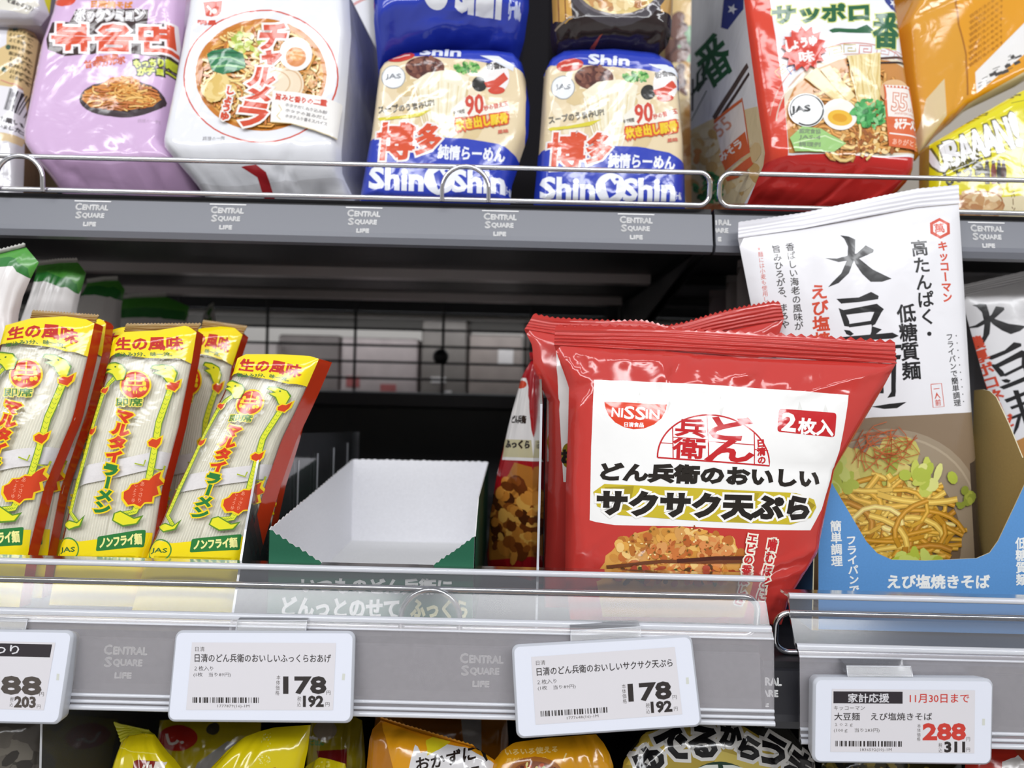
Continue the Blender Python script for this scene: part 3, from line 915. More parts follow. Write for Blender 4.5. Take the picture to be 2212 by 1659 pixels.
divider('clear divider standing beside the red tempura packs', [(.3955, ZL + .0002), (.3955, 1.165), (.40, 1.190), (.42, 1.203), (.455, 1.207), (.72, 1.205), (.72, ZL + .0002)], x=.0155)
divider('clear divider among the dark goods at the bottom shelf corner', [(.40, ZB + .0002), (.40, 1.035), (.72, 1.035), (.72, ZB + .0002)], x=-.2405)

# ------------------------------------------------------------ electronic price tags
def price_tag(label, tl, tr, br, bl, D, lean, art, quad, yaw=0.0, hasclip=True, clip=(.33, .72)):
    pl = Plane((tl[0] + br[0]) / 2, (tl[1] + br[1]) / 2, D, lean, yaw)
    q = [np.array(p, float) for p in (tl, tr, br, bl)]
    sh = Sheet(pl, [tuple(q[3]), tuple(q[0])], [tuple(q[2]), tuple(q[1])], nu=40, nv=24)
    ab = pl.ab(q); W = pl.w(ab)
    o = thing('price_tag', label, 'price tag', (W[2:].mean(0)[0], D + .008, W[2:, 2].min()), 'electronic price tags')
    # housing with rounded corners
    def ring(ins, off, r):
        TL, TR, BR, BL = ab
        w_ = np.linalg.norm(TR - TL); h_ = np.linalg.norm(TL - BL); out = []
        for x, z in rounded_rect(ins, w_ - ins, ins, h_ - ins, r, 6):
            u, v = x / w_, z / h_
            out.append((1 - u) * (1 - v) * BL + u * (1 - v) * BR + (1 - u) * v * TL + u * v * TR)
        return pl.w(np.array(out)) + off * pl.n
    TH = .0098
    mb = MB(); wh = mat('tag_shell', 'dadde8', .3, spec=.4); gy = mat('tag_back_shell', 'b9bcc4', .4)
    mb.loft([ring(.0011, .0, .0028), ring(.0002, -.0007, .0033), ring(0, -.0014, .0034)], 'b9bcc4', gy)
    f = ring(.0011, 0, .0028); mb.add(f, [tuple(range(len(f)))], 'e9ebf2', wh, np.tile(pl.n, (len(f), 1)))
    mb.build('front_bezel', o)
    mb = MB(); mb.loft([ring(.0003, -.0013, .0034), ring(.0003, -.0035, .0034), ring(.0012, -TH + .001, .003), ring(.002, -TH, .003)], 'b9bcc4', gy, cap=True)
    mb.build('back_shell', o)
    # screen
    s2 = Sheet(pl, [quad[3], quad[0]], [quad[2], quad[1]], nu=2, nv=2, depth=lambda u, v, s: 0 * u + .00012)
    mb = MB(); s2.front(mb, 'd2cfd3', SCREEN); s2.ink(mb, art, SCREEN, .00002, .00001); mb.build('screen', o)
    # small lamp window
    r = np.array(tr, float) * .5 + np.array(br, float) * .5; c = (np.array(quad[1], float) + np.array(quad[2], float)) / 2
    p = r * .47 + c * .53; e = (np.array(tl, float) - np.array(bl, float)); e /= np.linalg.norm(e)
    if True:
        A = Art(); A.line([p - e * 7, p + e * 7], 6, 'c9cbc2')
        s3 = Sheet(pl, [tuple(q[3]), tuple(q[0])], [tuple(q[2]), tuple(q[1])], nu=1, nv=1); m3 = MB(); s3.P = s3.grid(); s3.N = np.tile(pl.n, (len(s3.P), 1))
        s3.ink(m3, A, SCREEN, .00006); m3.build('indicator_window', o)
    # clear hanger
    mb = MB(); TLw, TRw = W[0], W[1]
    a = TLw + (TRw - TLw) * clip[0]; b = TLw + (TRw - TLw) * clip[1]
    up = np.array([0, 0, 1.]); bk = np.array([0, 1., 0])
    r0 = [a - pl.n * .002, b - pl.n * .002, b - pl.n * .002 + up * .0042 + bk * .002, a - pl.n * .002 + up * .0042 + bk * .002]
    r1 = [p_ + bk * .008 + up * .001 for p_ in r0]
    mb.flat(r0 + r1, [(0, 1, 2, 3), (4, 5, 6, 7), (0, 1, 5, 4), (3, 2, 6, 7), (0, 3, 7, 4), (1, 2, 6, 5)], 'eceef6', HAZE)
    mb.tube([r0[0], r0[3], r0[2], r0[1]], .0003, 'eceef6', HAZE_EDGE, 6)
    mb.build('clear_clip', o)
    return o

INK, INK2 = '2a2423', '4b443f'
def tag_art(kind):
    A = Art()
    if kind == 2:
        A.text('日清', (422, 1407), (442, 1407), 10, INK2); A.text('日清のどん兵衛のおいしいふっくらおあげ', (421, 1430), (715, 1431), 17.5, INK, .25)
        A.text('２枚入り', (420, 1449), (461, 1449), 10.5, INK); A.text('(1枚　当り89円)', (418, 1463), (499, 1463), 10.5, INK)
        A.vtext('本体価格', (602, 1458), (599, 1502), 9, INK2); A.text('178', (614, 1497), (703, 1497), 34, INK, 2.4); A.text('円', (705, 1501), (714, 1501), 9, INK2)
        A.vtext('税込', (647, 1504), (646, 1527), 9, INK2); A.text('192', (656, 1526), (698, 1526), 22, INK, 1.6); A.text('円', (703, 1526), (712, 1526), 9, INK2)
        A.barcode((416, 1518), (563, 1518.5), 12, INK, 1); A.text('1777879(16)-1M', (470, 1530), (539, 1530), 8, INK2)
    if kind == 3:
        A.text('日清', (1158, 1437), (1178, 1436), 10, INK2); A.text('日清のどん兵衛のおいしいサクサク天ぷら', (1160, 1460), (1453, 1440), 17.5, INK, .25)
        A.text('２枚入り', (1161, 1479), (1203, 1476), 10.5, INK); A.text('(1枚　当り89円)', (1162, 1492.5), (1244, 1488), 10.5, INK)
        A.vtext('本体価格', (1347, 1477), (1350, 1520), 9, INK2); A.text('178', (1360, 1514), (1449, 1508), 35, INK, 2.4); A.text('円', (1453, 1511), (1462, 1510), 9, INK2)
        A.vtext('税込', (1399, 1518), (1400, 1542), 9, INK2); A.text('192', (1408, 1539), (1451, 1536), 22, INK, 1.6); A.text('円', (1456, 1536), (1464, 1535.5), 9, INK2)
        A.barcode((1168, 1548), (1316, 1539), 12, INK, 2); A.text('1777648(16)-1M', (1225, 1556), (1293, 1551), 8, INK2)
    if kind == 4:
        RD = 'c03a30'
        A.poly([(1800, 1493), (1949.5, 1494), (1949.5, 1520), (1800, 1519)], '2c262b'); A.text('家計応援', (1832, 1517), (1920, 1517), 19, 'd8d6da', .3)
        A.text('11月30日まで', (1965, 1518), (2093, 1518), 19, RD, .3); A.text('キッコーマン', (1801, 1534), (1868, 1534), 9.5, INK2)
        A.text('大豆麺', (1802, 1556), (1857, 1556), 16.5, INK, .2); A.text('えび塩焼きそば', (1881, 1556), (2013, 1556), 16.5, INK, .2)
        A.text('１０２ｇ', (1803, 1570), (1842, 1570), 8.5, INK2); A.text('(100ｇ　当り283円)', (1801, 1583), (1900, 1583), 10.5, INK2)
        A.vtext('本体価格', (1985, 1563), (1984, 1601), 8, INK2); A.text('288', (1995, 1597), (2084, 1597), 33, RD, 2.4); A.text('円', (2087, 1601), (2095, 1601), 9, INK2)
        A.vtext('税込', (2031, 1604), (2031, 1626), 8.5, INK2); A.text('311', (2041, 1624), (2083, 1624), 21, INK, 1.6); A.text('円', (2087, 1624), (2095, 1624), 9, INK2)
        A.barcode((1804, 1612), (1949, 1613), 12, INK, 3); A.text('1836592(10)-1M', (1858, 1624), (1926, 1624), 8, INK2)
    if kind == 1:
        A.poly([(-160, 1386), (113, 1392), (108, 1420), (-165, 1414)], '2c262b'); A.text('こだわり', (-80, 1411), (41, 1413), 19, 'd8d6da', .3)
        A.text('188', (-25, 1497), (87, 1500), 36, INK2, 2.6); A.text('円', (85, 1504), (95, 1504), 9, INK2)
        A.vtext('税込', (26, 1505), (24, 1527), 8, INK2); A.text('203', (32, 1527), (76, 1528), 22, INK2, 1.6); A.text('円', (80, 1530), (88, 1530), 8, INK2)
    return A
price_tag('white electronic price tag cut by the picture edge reading 188', (-235, 1356), (159, 1362), (128, 1566), (-252, 1558), .362, 14, tag_art(1), [(-180, 1381), (120, 1388), (95, 1534), (-195, 1527)])
price_tag('level white price tag reading 178 below the empty tray', (378, 1361.5), (767, 1363), (761, 1563), (359, 1559.5), .362, 15, tag_art(2), [(415, 1387.5), (726, 1389), (719.5, 1534), (402, 1533.5)])
price_tag('tilted white price tag reading 178 below the red tempura packs', (1105, 1393), (1495, 1371), (1518.5, 1570), (1116, 1597), .360, 12, tag_art(3), [(1147.5, 1419), (1457.5, 1397.5), (1474, 1543), (1157, 1565.5)])
price_tag('white price tag with red price 288 below the blue display box', (1758, 1464), (2148, 1467), (2144, 1654), (1755.5, 1649), .358, 3, tag_art(4), [(1797, 1488), (2106, 1491), (2104.5, 1627), (1793.5, 1624)], clip=(.2, .56))
# ------------------------------------------------------------ red tempura pouches
RED, DRED = 'c23a34', 'a3141c'
def nissin_art(sh):
    A = Art(sh)
    A.poly([(1280, 824.5), (1540, 838), (1818, 857), (1815, 880), (1801, 975), (1783, 1036), (1763, 1098), (1736, 1143), (1640, 1141), (1460, 1133), (1320, 1131), (1282, 1125), (1269.6, 1121.6), (1273, 967), (1277, 880)], 'f3f2f0')
    R = random.Random(2)
    for k in range(9):
        x = 1318 + k * 56; y = 846 + (x - 1280) * .06
        A.poly([(x, y), (x + 7, y + 22), (x, y + 44), (x - 6, y + 22)], 'e3e2de')
    # maker's mark
    O = 'df4427'
    A.poly([(1300.4, 871.6), (1429.7, 879), (1427, 892), (1418, 908), (1402, 921), (1382, 929), (1360, 930.6), (1340, 926), (1322, 916), (1309, 901), (1303, 887)], O)
    A.text('NI', (1315, 903), (1337, 905), 18, 'f8f6f4', .8); A.text('SS', (1341, 908), (1384, 911), 26, 'f8f6f4', .9); A.text('IN', (1386, 907.5), (1413, 909), 18, 'f8f6f4', .8)
    A.text('日清食品', (1341, 925), (1381, 926.5), 9.5, 'f8f6f4', .4)
    # half-moon crest
    def crest(x, y): return (1408.5 + (1642.6 - 1408.5) * x, 990 + 17 * x - y * 97)
    half = [crest(.5 - .5 * math.cos(a), math.sin(a)) for a in np.linspace(0, math.pi, 40)]
    CR = 'c3262b'
    A.poly(half, 'f6f3f1')
    A.line(half + [half[0]], 3.2, CR)
    for x in (.135, .445, .86): A.line([crest(x, 0), crest(x, math.sin(math.acos(1 - 2 * x)))], 2.2, CR)
    for x0, x1, y in ((.02, .135, .32), (.135, .445, .46), (.445, .86, .42), (.86, .985, .32)): A.line([crest(x0, y), crest(x1, y)], 1.8, CR)
    A.text('ど', crest(.455, .50), crest(.80, .50), 46, CR, 2.6, slant=.15); A.text('ん', crest(.43, .03), crest(.83, .05), 42, CR, 2.6, slant=.15)
    A.text('兵', crest(.16, .50), crest(.42, .50), 36, CR, 1.4); A.text('衛', crest(.13, .03), crest(.41, .04), 41, CR, 1.4)
    A.vtext('日清の', crest(.915, .56), crest(.93, .02), 19, CR, .8)
    # counter badge
    A.rrect((1665, 887), (1790, 895.5), (1787, 947), (1659, 936), 'c4272c', .15)
    A.text('2', (1670, 932), (1698, 935), 36, 'faf8f6', 2); A.text('枚入', (1706, 939), (1782, 944), 32, 'faf8f6', 1.5)
    # product lettering
    A.text('どん兵衛のおいしい', (1293, 1036), (1751, 1052), 35, '25201c', 2.6, slant=.05)
    A.poly([(1277, 1062), (1300, 1045), (1500, 1054), (1700, 1064), (1742, 1078), (1748, 1094), (1735, 1116), (1690, 1130), (1500, 1122), (1330, 1110), (1285, 1092)], 'c9b52f')
    A.poly([(1300, 1052), (1360, 1049), (1350, 1100), (1305, 1095)], 'a59224'); A.poly([(1560, 1060), (1620, 1064), (1600, 1125), (1545, 1122)], 'b3a028'); A.poly([(1715, 1072), (1745, 1090), (1712, 1122)], 'a08a1c')
    A.text('サクサク天ぷら', (1287, 1108), (1727, 1120), 47, '231e1a', 3.8, out=[(4.5, 'f6f4f0')])
    # the tempura cake
    R = random.Random(8)
    pts = []
    for i, a in enumerate(np.linspace(0, math.pi, 26)):
        k = 1 + R.uniform(-.02, .03); pts.append((1448 - 154 * math.cos(a) * k, 1247 - 112 * math.sin(a) ** .8 * k))
    A.poly(pts + [(1612, 1252), (1600, 1330), (1300, 1330), (1285, 1252)], 'd69c4a')
    A.bits(1446, 1192, 140, 52, 160, 13, ['e6b35f', 'c98a3a', 'dfa24a', 'b8702e', 'edc57c', 'd39a55', 'c06a30'], 3)
    A.bits(1480, 1190, 90, 34, 90, 10, ['c8743a', 'd88a4e', 'b5602c', 'd99a5a'], 31)
    A.bits(1448, 1180, 110, 50, 70, 3, ['9a4f22', 'f4d79a', '7a5a20'], 4)
    A.line([(1305, 1219), (1420, 1206), (1520, 1207), (1602, 1206)], 7, '6b3a1e'); A.line([(1450, 1205), (1530, 1199), (1608, 1199)], 8, '4a1f16')
    A.bits(1446, 1236, 138, 20, 110, 9, ['c4622e', 'a8482a', '5a3a1a', 'd8853e', '4a5526', 'b04a34', 'e0a050'], 5)
    for t, a, b in (('エビの香ばしさ', (1607, 1147), (1584, 1300)), ('噛むほどに', (1652, 1159), (1632, 1295))):
        A.vtext(t, a, b, 21, 'c3262b', 1.0, out=[(3.2, 'f3e9d8')])
    return A

def pouch(name, label, cat, group, sh, col, art=None, sealspec=None, m=None, base=None, extra=None):
    b = basept(sh) if base is None else base
    t = thing(name, label, cat, b, group)
    mb = MB(); pouch_body(mb, sh, col, m or FILM, art); 
    if extra: extra(mb)
    mb.build('wrapper', t)
    if sealspec: seal(t, sh.pl, **sealspec)
    return t

def lumpy(T, pu, pv, seed, fold=.003, cre=.0012, wv=.0012, nf=16, reach=.18):
    b = bulge(T, pu, pv); f1 = folds(seed, nf, fold, reach); c1 = creases(seed + 1, 12, cre, .018); w1 = waves(seed + 2, 10, .8, 3.5)
    f2 = folds(seed + 5, nf // 2, fold, reach * .8, top=False)
    def f(u, v, s):
        r = rim(u, v, .06)
        return np.maximum(b(u, v) + r * (f1(u, v) + f2(u, v) + c1(u, v) + wv * w1(u, v)), 0.0002 * r)
    return f

pl = Plane(1560, 1000, .425, 7)
sh = Sheet(pl, [pl.floor(1232, ZL + .001), (1221, 1240), (1222, 1050), (1227, 930), (1229, 836), (1197, 747)],
           [pl.floor(1688, ZL + .001), (1705, 1292), (1746, 1227), (1766, 1194), (1787, 1091), (1803, 1013), (1857, 923), (1910, 833), (1935, 786)],
           None, [(1197, 747), (1300, 752), (1441, 757), (1580, 768), (1750, 777), (1935, 786)], lumpy(.017, .42, .5, 11, .0042, .0016, .0014, 18, .16), 52, 48)
set_creases(sh, [((1205, 765), (1276, 832), .0030, .0016), ((1276, 834), (1240, 905), .0022, .0016), ((1230, 845), (1276, 834), -.0020, .0022), ((1227, 925), (1246, 870), .0015, .0014), ((1500, 765), (1428, 836), -.0026, .0022), ((1425, 768), (1424, 838), .0022, .0016),
    ((1330, 772), (1400, 780), .0016, .0018), ((1400, 780), (1424, 836), .0014, .0014), ((1572, 772), (1582, 815), .0022, .0016), ((1582, 817), (1604, 817), .0022, .0016), ((1604, 815), (1618, 774), .0022, .0016), ((1700, 860), (1925, 795), .0020, .0018), ((1683, 826), (1690, 850), .0026, .0016),
    ((1760, 1180), (1660, 1215), .0018, .0016), ((1740, 1225), (1650, 1250), .0016, .0016), ((1232, 1020), (1262, 1240), .0016, .0016), ((1290, 1160), (1240, 1200), .0010, .0014), ((1860, 915), (1790, 1050), .0012, .0016)])
pouch('noodle_topping_pouch', 'red tempura pouch with a white label at the front of the red group', 'food pouch', 'red tempura pouches', sh, RED, nissin_art(sh),
      dict(bot=[(1197, 747), (1300, 752), (1441, 757), (1580, 768), (1750, 777), (1935, 786)], top=[(1199, 707), (1330, 707), (1441, 711), (1580, 720), (1683, 727), (1800, 734), (1931, 741)], col=RED, n=34, h=7, wav=.004, amp=.0009))

pl = Plane(1300, 950, .448, 7)
sh = Sheet(pl, [pl.floor(1178, ZL + .001), (1177, 1237), (1185, 1006), (1185, 867), (1173, 844), (1152, 790), (1150, 747), (1132.6, 712)],
           [pl.floor(1600, ZL + .001), (1610, 1180), (1600, 980), (1570, 800), (1580, 745)], None, [(1132.6, 712), (1200, 722), (1300, 728), (1440, 738), (1580, 745)], lumpy(.014, .42, .5, 23), 40, 50)
A = Art(sh); A.poly([(1200, 762), (1420, 775), (1420, 1050), (1215, 1041), (1207, 900)], 'f1efec'); A.ell(1224, 985, 13, 26, '8e7c1d'); A.text('お', (1212, 1000), (1229, 1000), 26, '25201c', 2)
pouch('noodle_topping_pouch', 'red tempura pouch directly behind the front one, its label edge peeking out', 'food pouch', 'red tempura pouches', sh, RED, A,
      dict(bot=[(1132.6, 712), (1200, 722), (1300, 728), (1440, 738), (1580, 745)], top=[(1152, 680), (1194, 688), (1318, 694), (1391, 695), (1436, 707), (1500, 722), (1578, 735)], col=RED, n=36, h=4, wav=.003))

pl = Plane(1500, 900, .468, 2)
sh = Sheet(pl, [pl.floor(1173, ZL + .001), (1176, 1180), (1178, 980), (1182, 830), (1260, 770)],
           [pl.floor(1640, ZL + .001), (1655, 1150), (1660, 900), (1660, 800), (1693, 690)], None, [(1260, 770), (1440, 740), (1560, 715), (1693, 690)], lumpy(.013, .42, .5, 37), 40, 50)
A = Art(sh); A.poly([(1182, 860), (1400, 870), (1400, 1010), (1182, 996)], 'f1efec'); A.ell(1190, 955, 8, 22, 'b8962a')
pouch('noodle_topping_pouch', 'red tempura pouch at the back of the group, its crimped corner tilted upward', 'food pouch', 'red tempura pouches', sh, RED, A,
      dict(bot=[(1260, 770), (1440, 740), (1560, 715), (1693, 690)], top=[(1270, 752), (1441, 706), (1480, 699), (1536, 682), (1602, 666), (1668, 654), (1684, 656)], col=RED, n=40, h=5, wav=.003))

# pouch turned edge-on behind the clear divider
pl = Plane(1105, 1020, .52, 6, -48)
sh = Sheet(pl, [pl.floor(1055, ZL + .001), (1052, 1200), (1059, 1121), (1075, 1029), (1129, 813), (1148, 778)], [pl.floor(1172, ZL + .001), (1174, 1100), (1176, 950), (1172, 830), (1160, 776)], None, None, lumpy(.006, .4, .5, 41, .002), 30, 50)
A = Art(sh)
A.poly([(1117, 830), (1122, 818), (1145, 818), (1150, 832), (1160, 930), (1175, 998), (1094, 994)], 'e9e6e4')
A.ell(1133, 832, 14, 9, 'cf4a30'); A.text('どん兵衛', (1116, 915), (1148, 916), 16, '2a2420', .8); A.text('おあげ', (1103, 985), (1156, 987), 30, '3a3226', 1.5); A.poly([(1098, 950), (1160, 952), (1163, 990), (1096, 988)], 'c8c09a')
A.text('ふっくら', (1104, 968), (1156, 970), 16, '2a2420', 1.2)
A.poly([(1126, 1000), (1160, 1010), (1185, 1100), (1180, 1200), (1060, 1210), (1060, 1130), (1085, 1070)], 'b0702c'); A.bits(1120, 1120, 55, 85, 120, 16, ['d08a3a', '8a4a1c', 'c07a30', '6a3414', 'e0a850', '4a2410'], 9)
pouch('fried_tofu_pouch', 'dark red pouch with fried tofu picture standing askew behind the clear divider', 'food pouch', None, sh, 'a0161f', A, dict(bot=[(1148, 778), (1160, 776)], top=[(1146, 764), (1160, 762)], col='a0161f', n=6, h=3))

# ------------------------------------------------------------ empty white tray
D0 = .3985; DB = .606
xa, xb = -.1235, -.0175
zf = ZL + .0004
t = thing('display_tray', 'empty white cardboard tray with a torn edge and dark green outside', 'cardboard tray', ((xa + xb) / 2, (D0 + DB) / 2, zf), None)
CW = mat('white_card', 'e9e8ea', .65, noise=(500, .03))
zb_ = 1.2 - (995 - 824) / F * DB; zfl = 1.2 - (1144 - 817) / F * D0; zfr = 1.2 - (1121 - 829) / F * D0
def torn(p, q, n, amp, seed):
    R = random.Random(seed); p, q = np.array(p, float), np.array(q, float)
    return [p + (q - p) * i / n + np.array([0, 0, (amp if i % 2 else -amp * .3) * R.uniform(.4, 1.3) if 0 < i < n else 0]) for i in range(n + 1)]
def panel(mb, top, zbot, thick, cin, cout):
    n = len(top); T = np.array(top); B = T.copy(); B[:, 2] = zbot; th = np.array(thick)
    for a, b, c in ((T, B, cin), (T + th, B + th, cout), (T, T + th, 'dedcdc')):
        mb.add(np.concatenate([a, b]), [(i, i + 1, n + i + 1, n + i) for i in range(n - 1)], c, PAPER)
GRN = '1d5b42'
mb = MB(); panel(mb, torn((xa, DB, zb_), (xb, DB, zb_ + .0005), 44, .0006, 1), zf, (0, .0008, 0), 'f2f2f6', GRN); mb.build('back_wall', t)
mb = MB(); panel(mb, torn((xa, D0, zfl), (xa, DB, zb_), 60, .0007, 2), zf, (-.0006, 0, 0), 'f2f2f6', GRN); mb.build('side_wall', t)
mb = MB(); panel(mb, torn((xb, D0, zfl - .001), (xb, D0 + .03, zfr + .006), 10, .0006, 3)[:-1] + torn((xb, D0 + .03, zfr + .006), (xb, DB, zb_), 40, .0005, 4), zf, (.0006, 0, 0), 'f2f2f6', GRN); mb.build('side_wall', t)
mb = MB(); mb.box(xa, xb, D0, DB, zf, zf + .0006, 'f0f0f0', PAPER); mb.build('base', t)
# front wall with the torn V
xq = lambda px: (px - CX) / F * D0
zq = lambda px, py: zat(px, py, D0)
zv = zq(760, 1228)
top = torn((xa, D0, zfl), (at(697, 1216, D0)[0], D0, zq(697, 1217)), 16, .0009, 5) + torn((at(715, 1226, D0)[0], D0, zv), (at(925, 1228, D0)[0], D0, zv), 14, .0003, 6) + torn((at(937, 1221, D0)[0], D0, zq(937, 1221)), (xb, D0, zfl - .001), 16, .0009, 7)
pl = Plane(820, 1300, D0 - .0008, 0)
mb = MB(); panel(mb, top, zf, (0, -.0008, 0), 'f2f2f6', GRN)
shf = Sheet(pl, [pl.floor(594, zf), (594, 1150)], [pl.floor(1043, zf), (1043, 1150)], nu=6, nv=4); shf.P = shf.grid(); shf.N = np.tile(pl.n, (len(shf.P), 1))
A = Art(shf)
A.text('いつものどん兵衛に', (652, 1280), (975, 1284), 32, 'efefec', 1.6); A.text('どんっとのせて', (610, 1330), (860, 1335), 40, 'efefec', 2.0); A.text('ふっくら', (888, 1333), (1008, 1336), 38, 'e2dfae', 2.0)
shf.ink(mb, A, PAPER, .0001)
mb.build('front_wall', t)

# ------------------------------------------------------------ stick noodle packs
YEL = 'f5dc14'
def stick_art(ref):
    A = Art(ref); G = '2c7a34'
    A.poly([(247, 733), (257, 719), (338, 716), (405, 704), (427, 716), (415, 788), (380, 781), (300, 776), (238, 777), (243, 750)], YEL)
    A.text('生の風味', (258, 763), (401, 761), 29, 'c0281c', 1.5); A.text('煮込み3分、味一流。', (256, 776), (380, 776), 9, '3a6a28', .4)
    A.poly([(140, 1172), (180, 1180), (240, 1172), (332, 1158), (318, 1215), (118, 1215)], YEL)
    A.ell(303, 838.6, 34, 33, 'f3d321'); A.ell(303, 838.6, 30, 29, 'cf3a1e')
    for q in ((-16, -12), (16, -12), (-19, -3), (19, -3), (-12, 10), (12, 10), (0, 16), (-20, 8), (20, 8)): A.ell(303 + q[0], 838.6 + q[1], 4.2, 4.8, 'f3d321')
    A.line([(303, 815), (303, 864)], 3.5, 'cf3a1e'); A.line([(284, 830), (322, 830)], 2.5, 'f3d321'); A.line([(280, 839), (326, 839)], 2.5, 'f3d321'); A.line([(303, 812), (303, 838)], 3, 'f3d321')
    A.text('即席', (263, 885), (318, 885), 17, '3c7a30', .5, out=[(1.8, 'eede60')])
    A.vtext('マルタイ', (284, 893), (255, 1008), 37, 'd23a1c', 2.2, out=[(2.8, 'f3d321')])
    A.vtext('ラーメン', (254, 1010), (229, 1120), 37, '2c7a3a', 2.2, out=[(2.8, 'f3d321')])
    def dragon(P, wd, head=True, s=1):
        A.line(P, wd + 3, '5d8a2c'); A.line(P, wd, 'dfe23a')
        for i in range(len(P) - 1):
            for k in range(7):
                t = k / 7; x = P[i][0] * (1 - t) + P[i + 1][0] * t; y = P[i][1] * (1 - t) + P[i + 1][1] * t
                A.line([(x - wd * .35, y - 2), (x, y + 2), (x + wd * .35, y - 2)], 1, '7fa534')
        if head:
            x, y = P[0]
            A.poly([(x + 8, y + 16), (x + 14, y - 4), (x + 4, y - 18), (x - 18, y - 22), (x - 40, y - 20), (x - 44, y - 12), (x - 26, y - 8), (x - 40, y - 2), (x - 20, y + 4), (x - 10, y + 18)], '5d8a2c')
            A.poly([(x + 6, y + 15), (x + 11, y - 3), (x + 2, y - 16), (x - 18, y - 19), (x - 37, y - 17), (x - 40, y - 13), (x - 20, y - 8), (x - 34, y - 3), (x - 18, y + 2), (x - 8, y + 17)], 'e6e02c')
            A.ell(x - 12, y - 13, 2.2, 2, '3c6a28')
    def flame(x, y, r):
        A.poly([(x - r, y + r * .5), (x - r * 1.1, y - r * .3), (x - r * .3, y - r), (x + r * .4, y - r * .8), (x + r * 1.5, y - r * 1.5), (x + r * 1.2, y), (x + r * .4, y + r)], 'f3d321')
        A.poly([(x - r * .75, y + r * .4), (x - r * .85, y - r * .2), (x - r * .2, y - r * .75), (x + r * .4, y - r * .6), (x + r * 1.2, y - r * 1.15), (x + r * .9, y), (x + r * .3, y + r * .75)], 'd0431f')
    dragon([(378, 815), (376, 850), (352, 920), (338, 1000), (326, 1060), (300, 1115), (272, 1122)], 11)
    flame(380, 842, 13); flame(341, 966, 13)
    dragon([(272, 812), (246, 835), (231, 860), (212, 920), (192, 1000), (176, 1060), (162, 1115), (180, 1140)], 7)
    flame(236, 851, 8); flame(207, 940, 9)
    for x, y in ((355, 1020), (320, 1010), (172, 1048)): A.line([(x - 18, y), (x, y + 4), (x + 4, y - 8)], 3, 'a8b82c')
    FL = [(279, 1086), (280, 1072), (290, 1066), (296, 1056), (308, 1054), (318, 1046), (330, 1046), (338, 1036), (352, 1026), (348, 1040), (354, 1050), (343, 1058), (345, 1074), (336, 1080), (334, 1092), (320, 1094), (312, 1104), (300, 1098), (288, 1100)]
    A.poly([((x - 315) * 1.14 + 315, (y - 1070) * 1.14 + 1070) for x, y in FL], 'f3d321'); A.poly(FL, 'd0431f')
    A.vtext('あっさり', (318, 1048), (310, 1096), 10, 'f0a080'); A.vtext('しょうゆ', (305, 1050), (298, 1096), 9, 'f0a080')
    A.poly([(258, 1118), (272, 1112), (300, 1128), (318, 1122), (306, 1142), (276, 1148), (254, 1134)], '5d8a2c'); A.poly([(261, 1119), (272, 1115), (299, 1131), (312, 1127), (303, 1140), (277, 1144), (257, 1133)], 'e6e02c')
    A.poly([(142, 1140), (160, 1132), (178, 1138), (196, 1122), (186, 1148), (160, 1156)], '5d8a2c'); A.poly([(146, 1141), (160, 1135), (178, 1141), (190, 1130), (183, 1145), (160, 1152)], 'e6e02c')
    A.ring(155, 1197, 25, 25, 3, '4f8a3a'); A.text('JAS', (138, 1206), (172, 1206), 14, '3a6a30', .5)
    A.rrect((222, 1169), (322, 1153), (316, 1191), (218, 1201), '2c7a3a', .14)
    A.text('ノンフライ麺', (227, 1194), (312, 1184), 22, 'f3ee9a', 1.0, slant=.15)
    return A

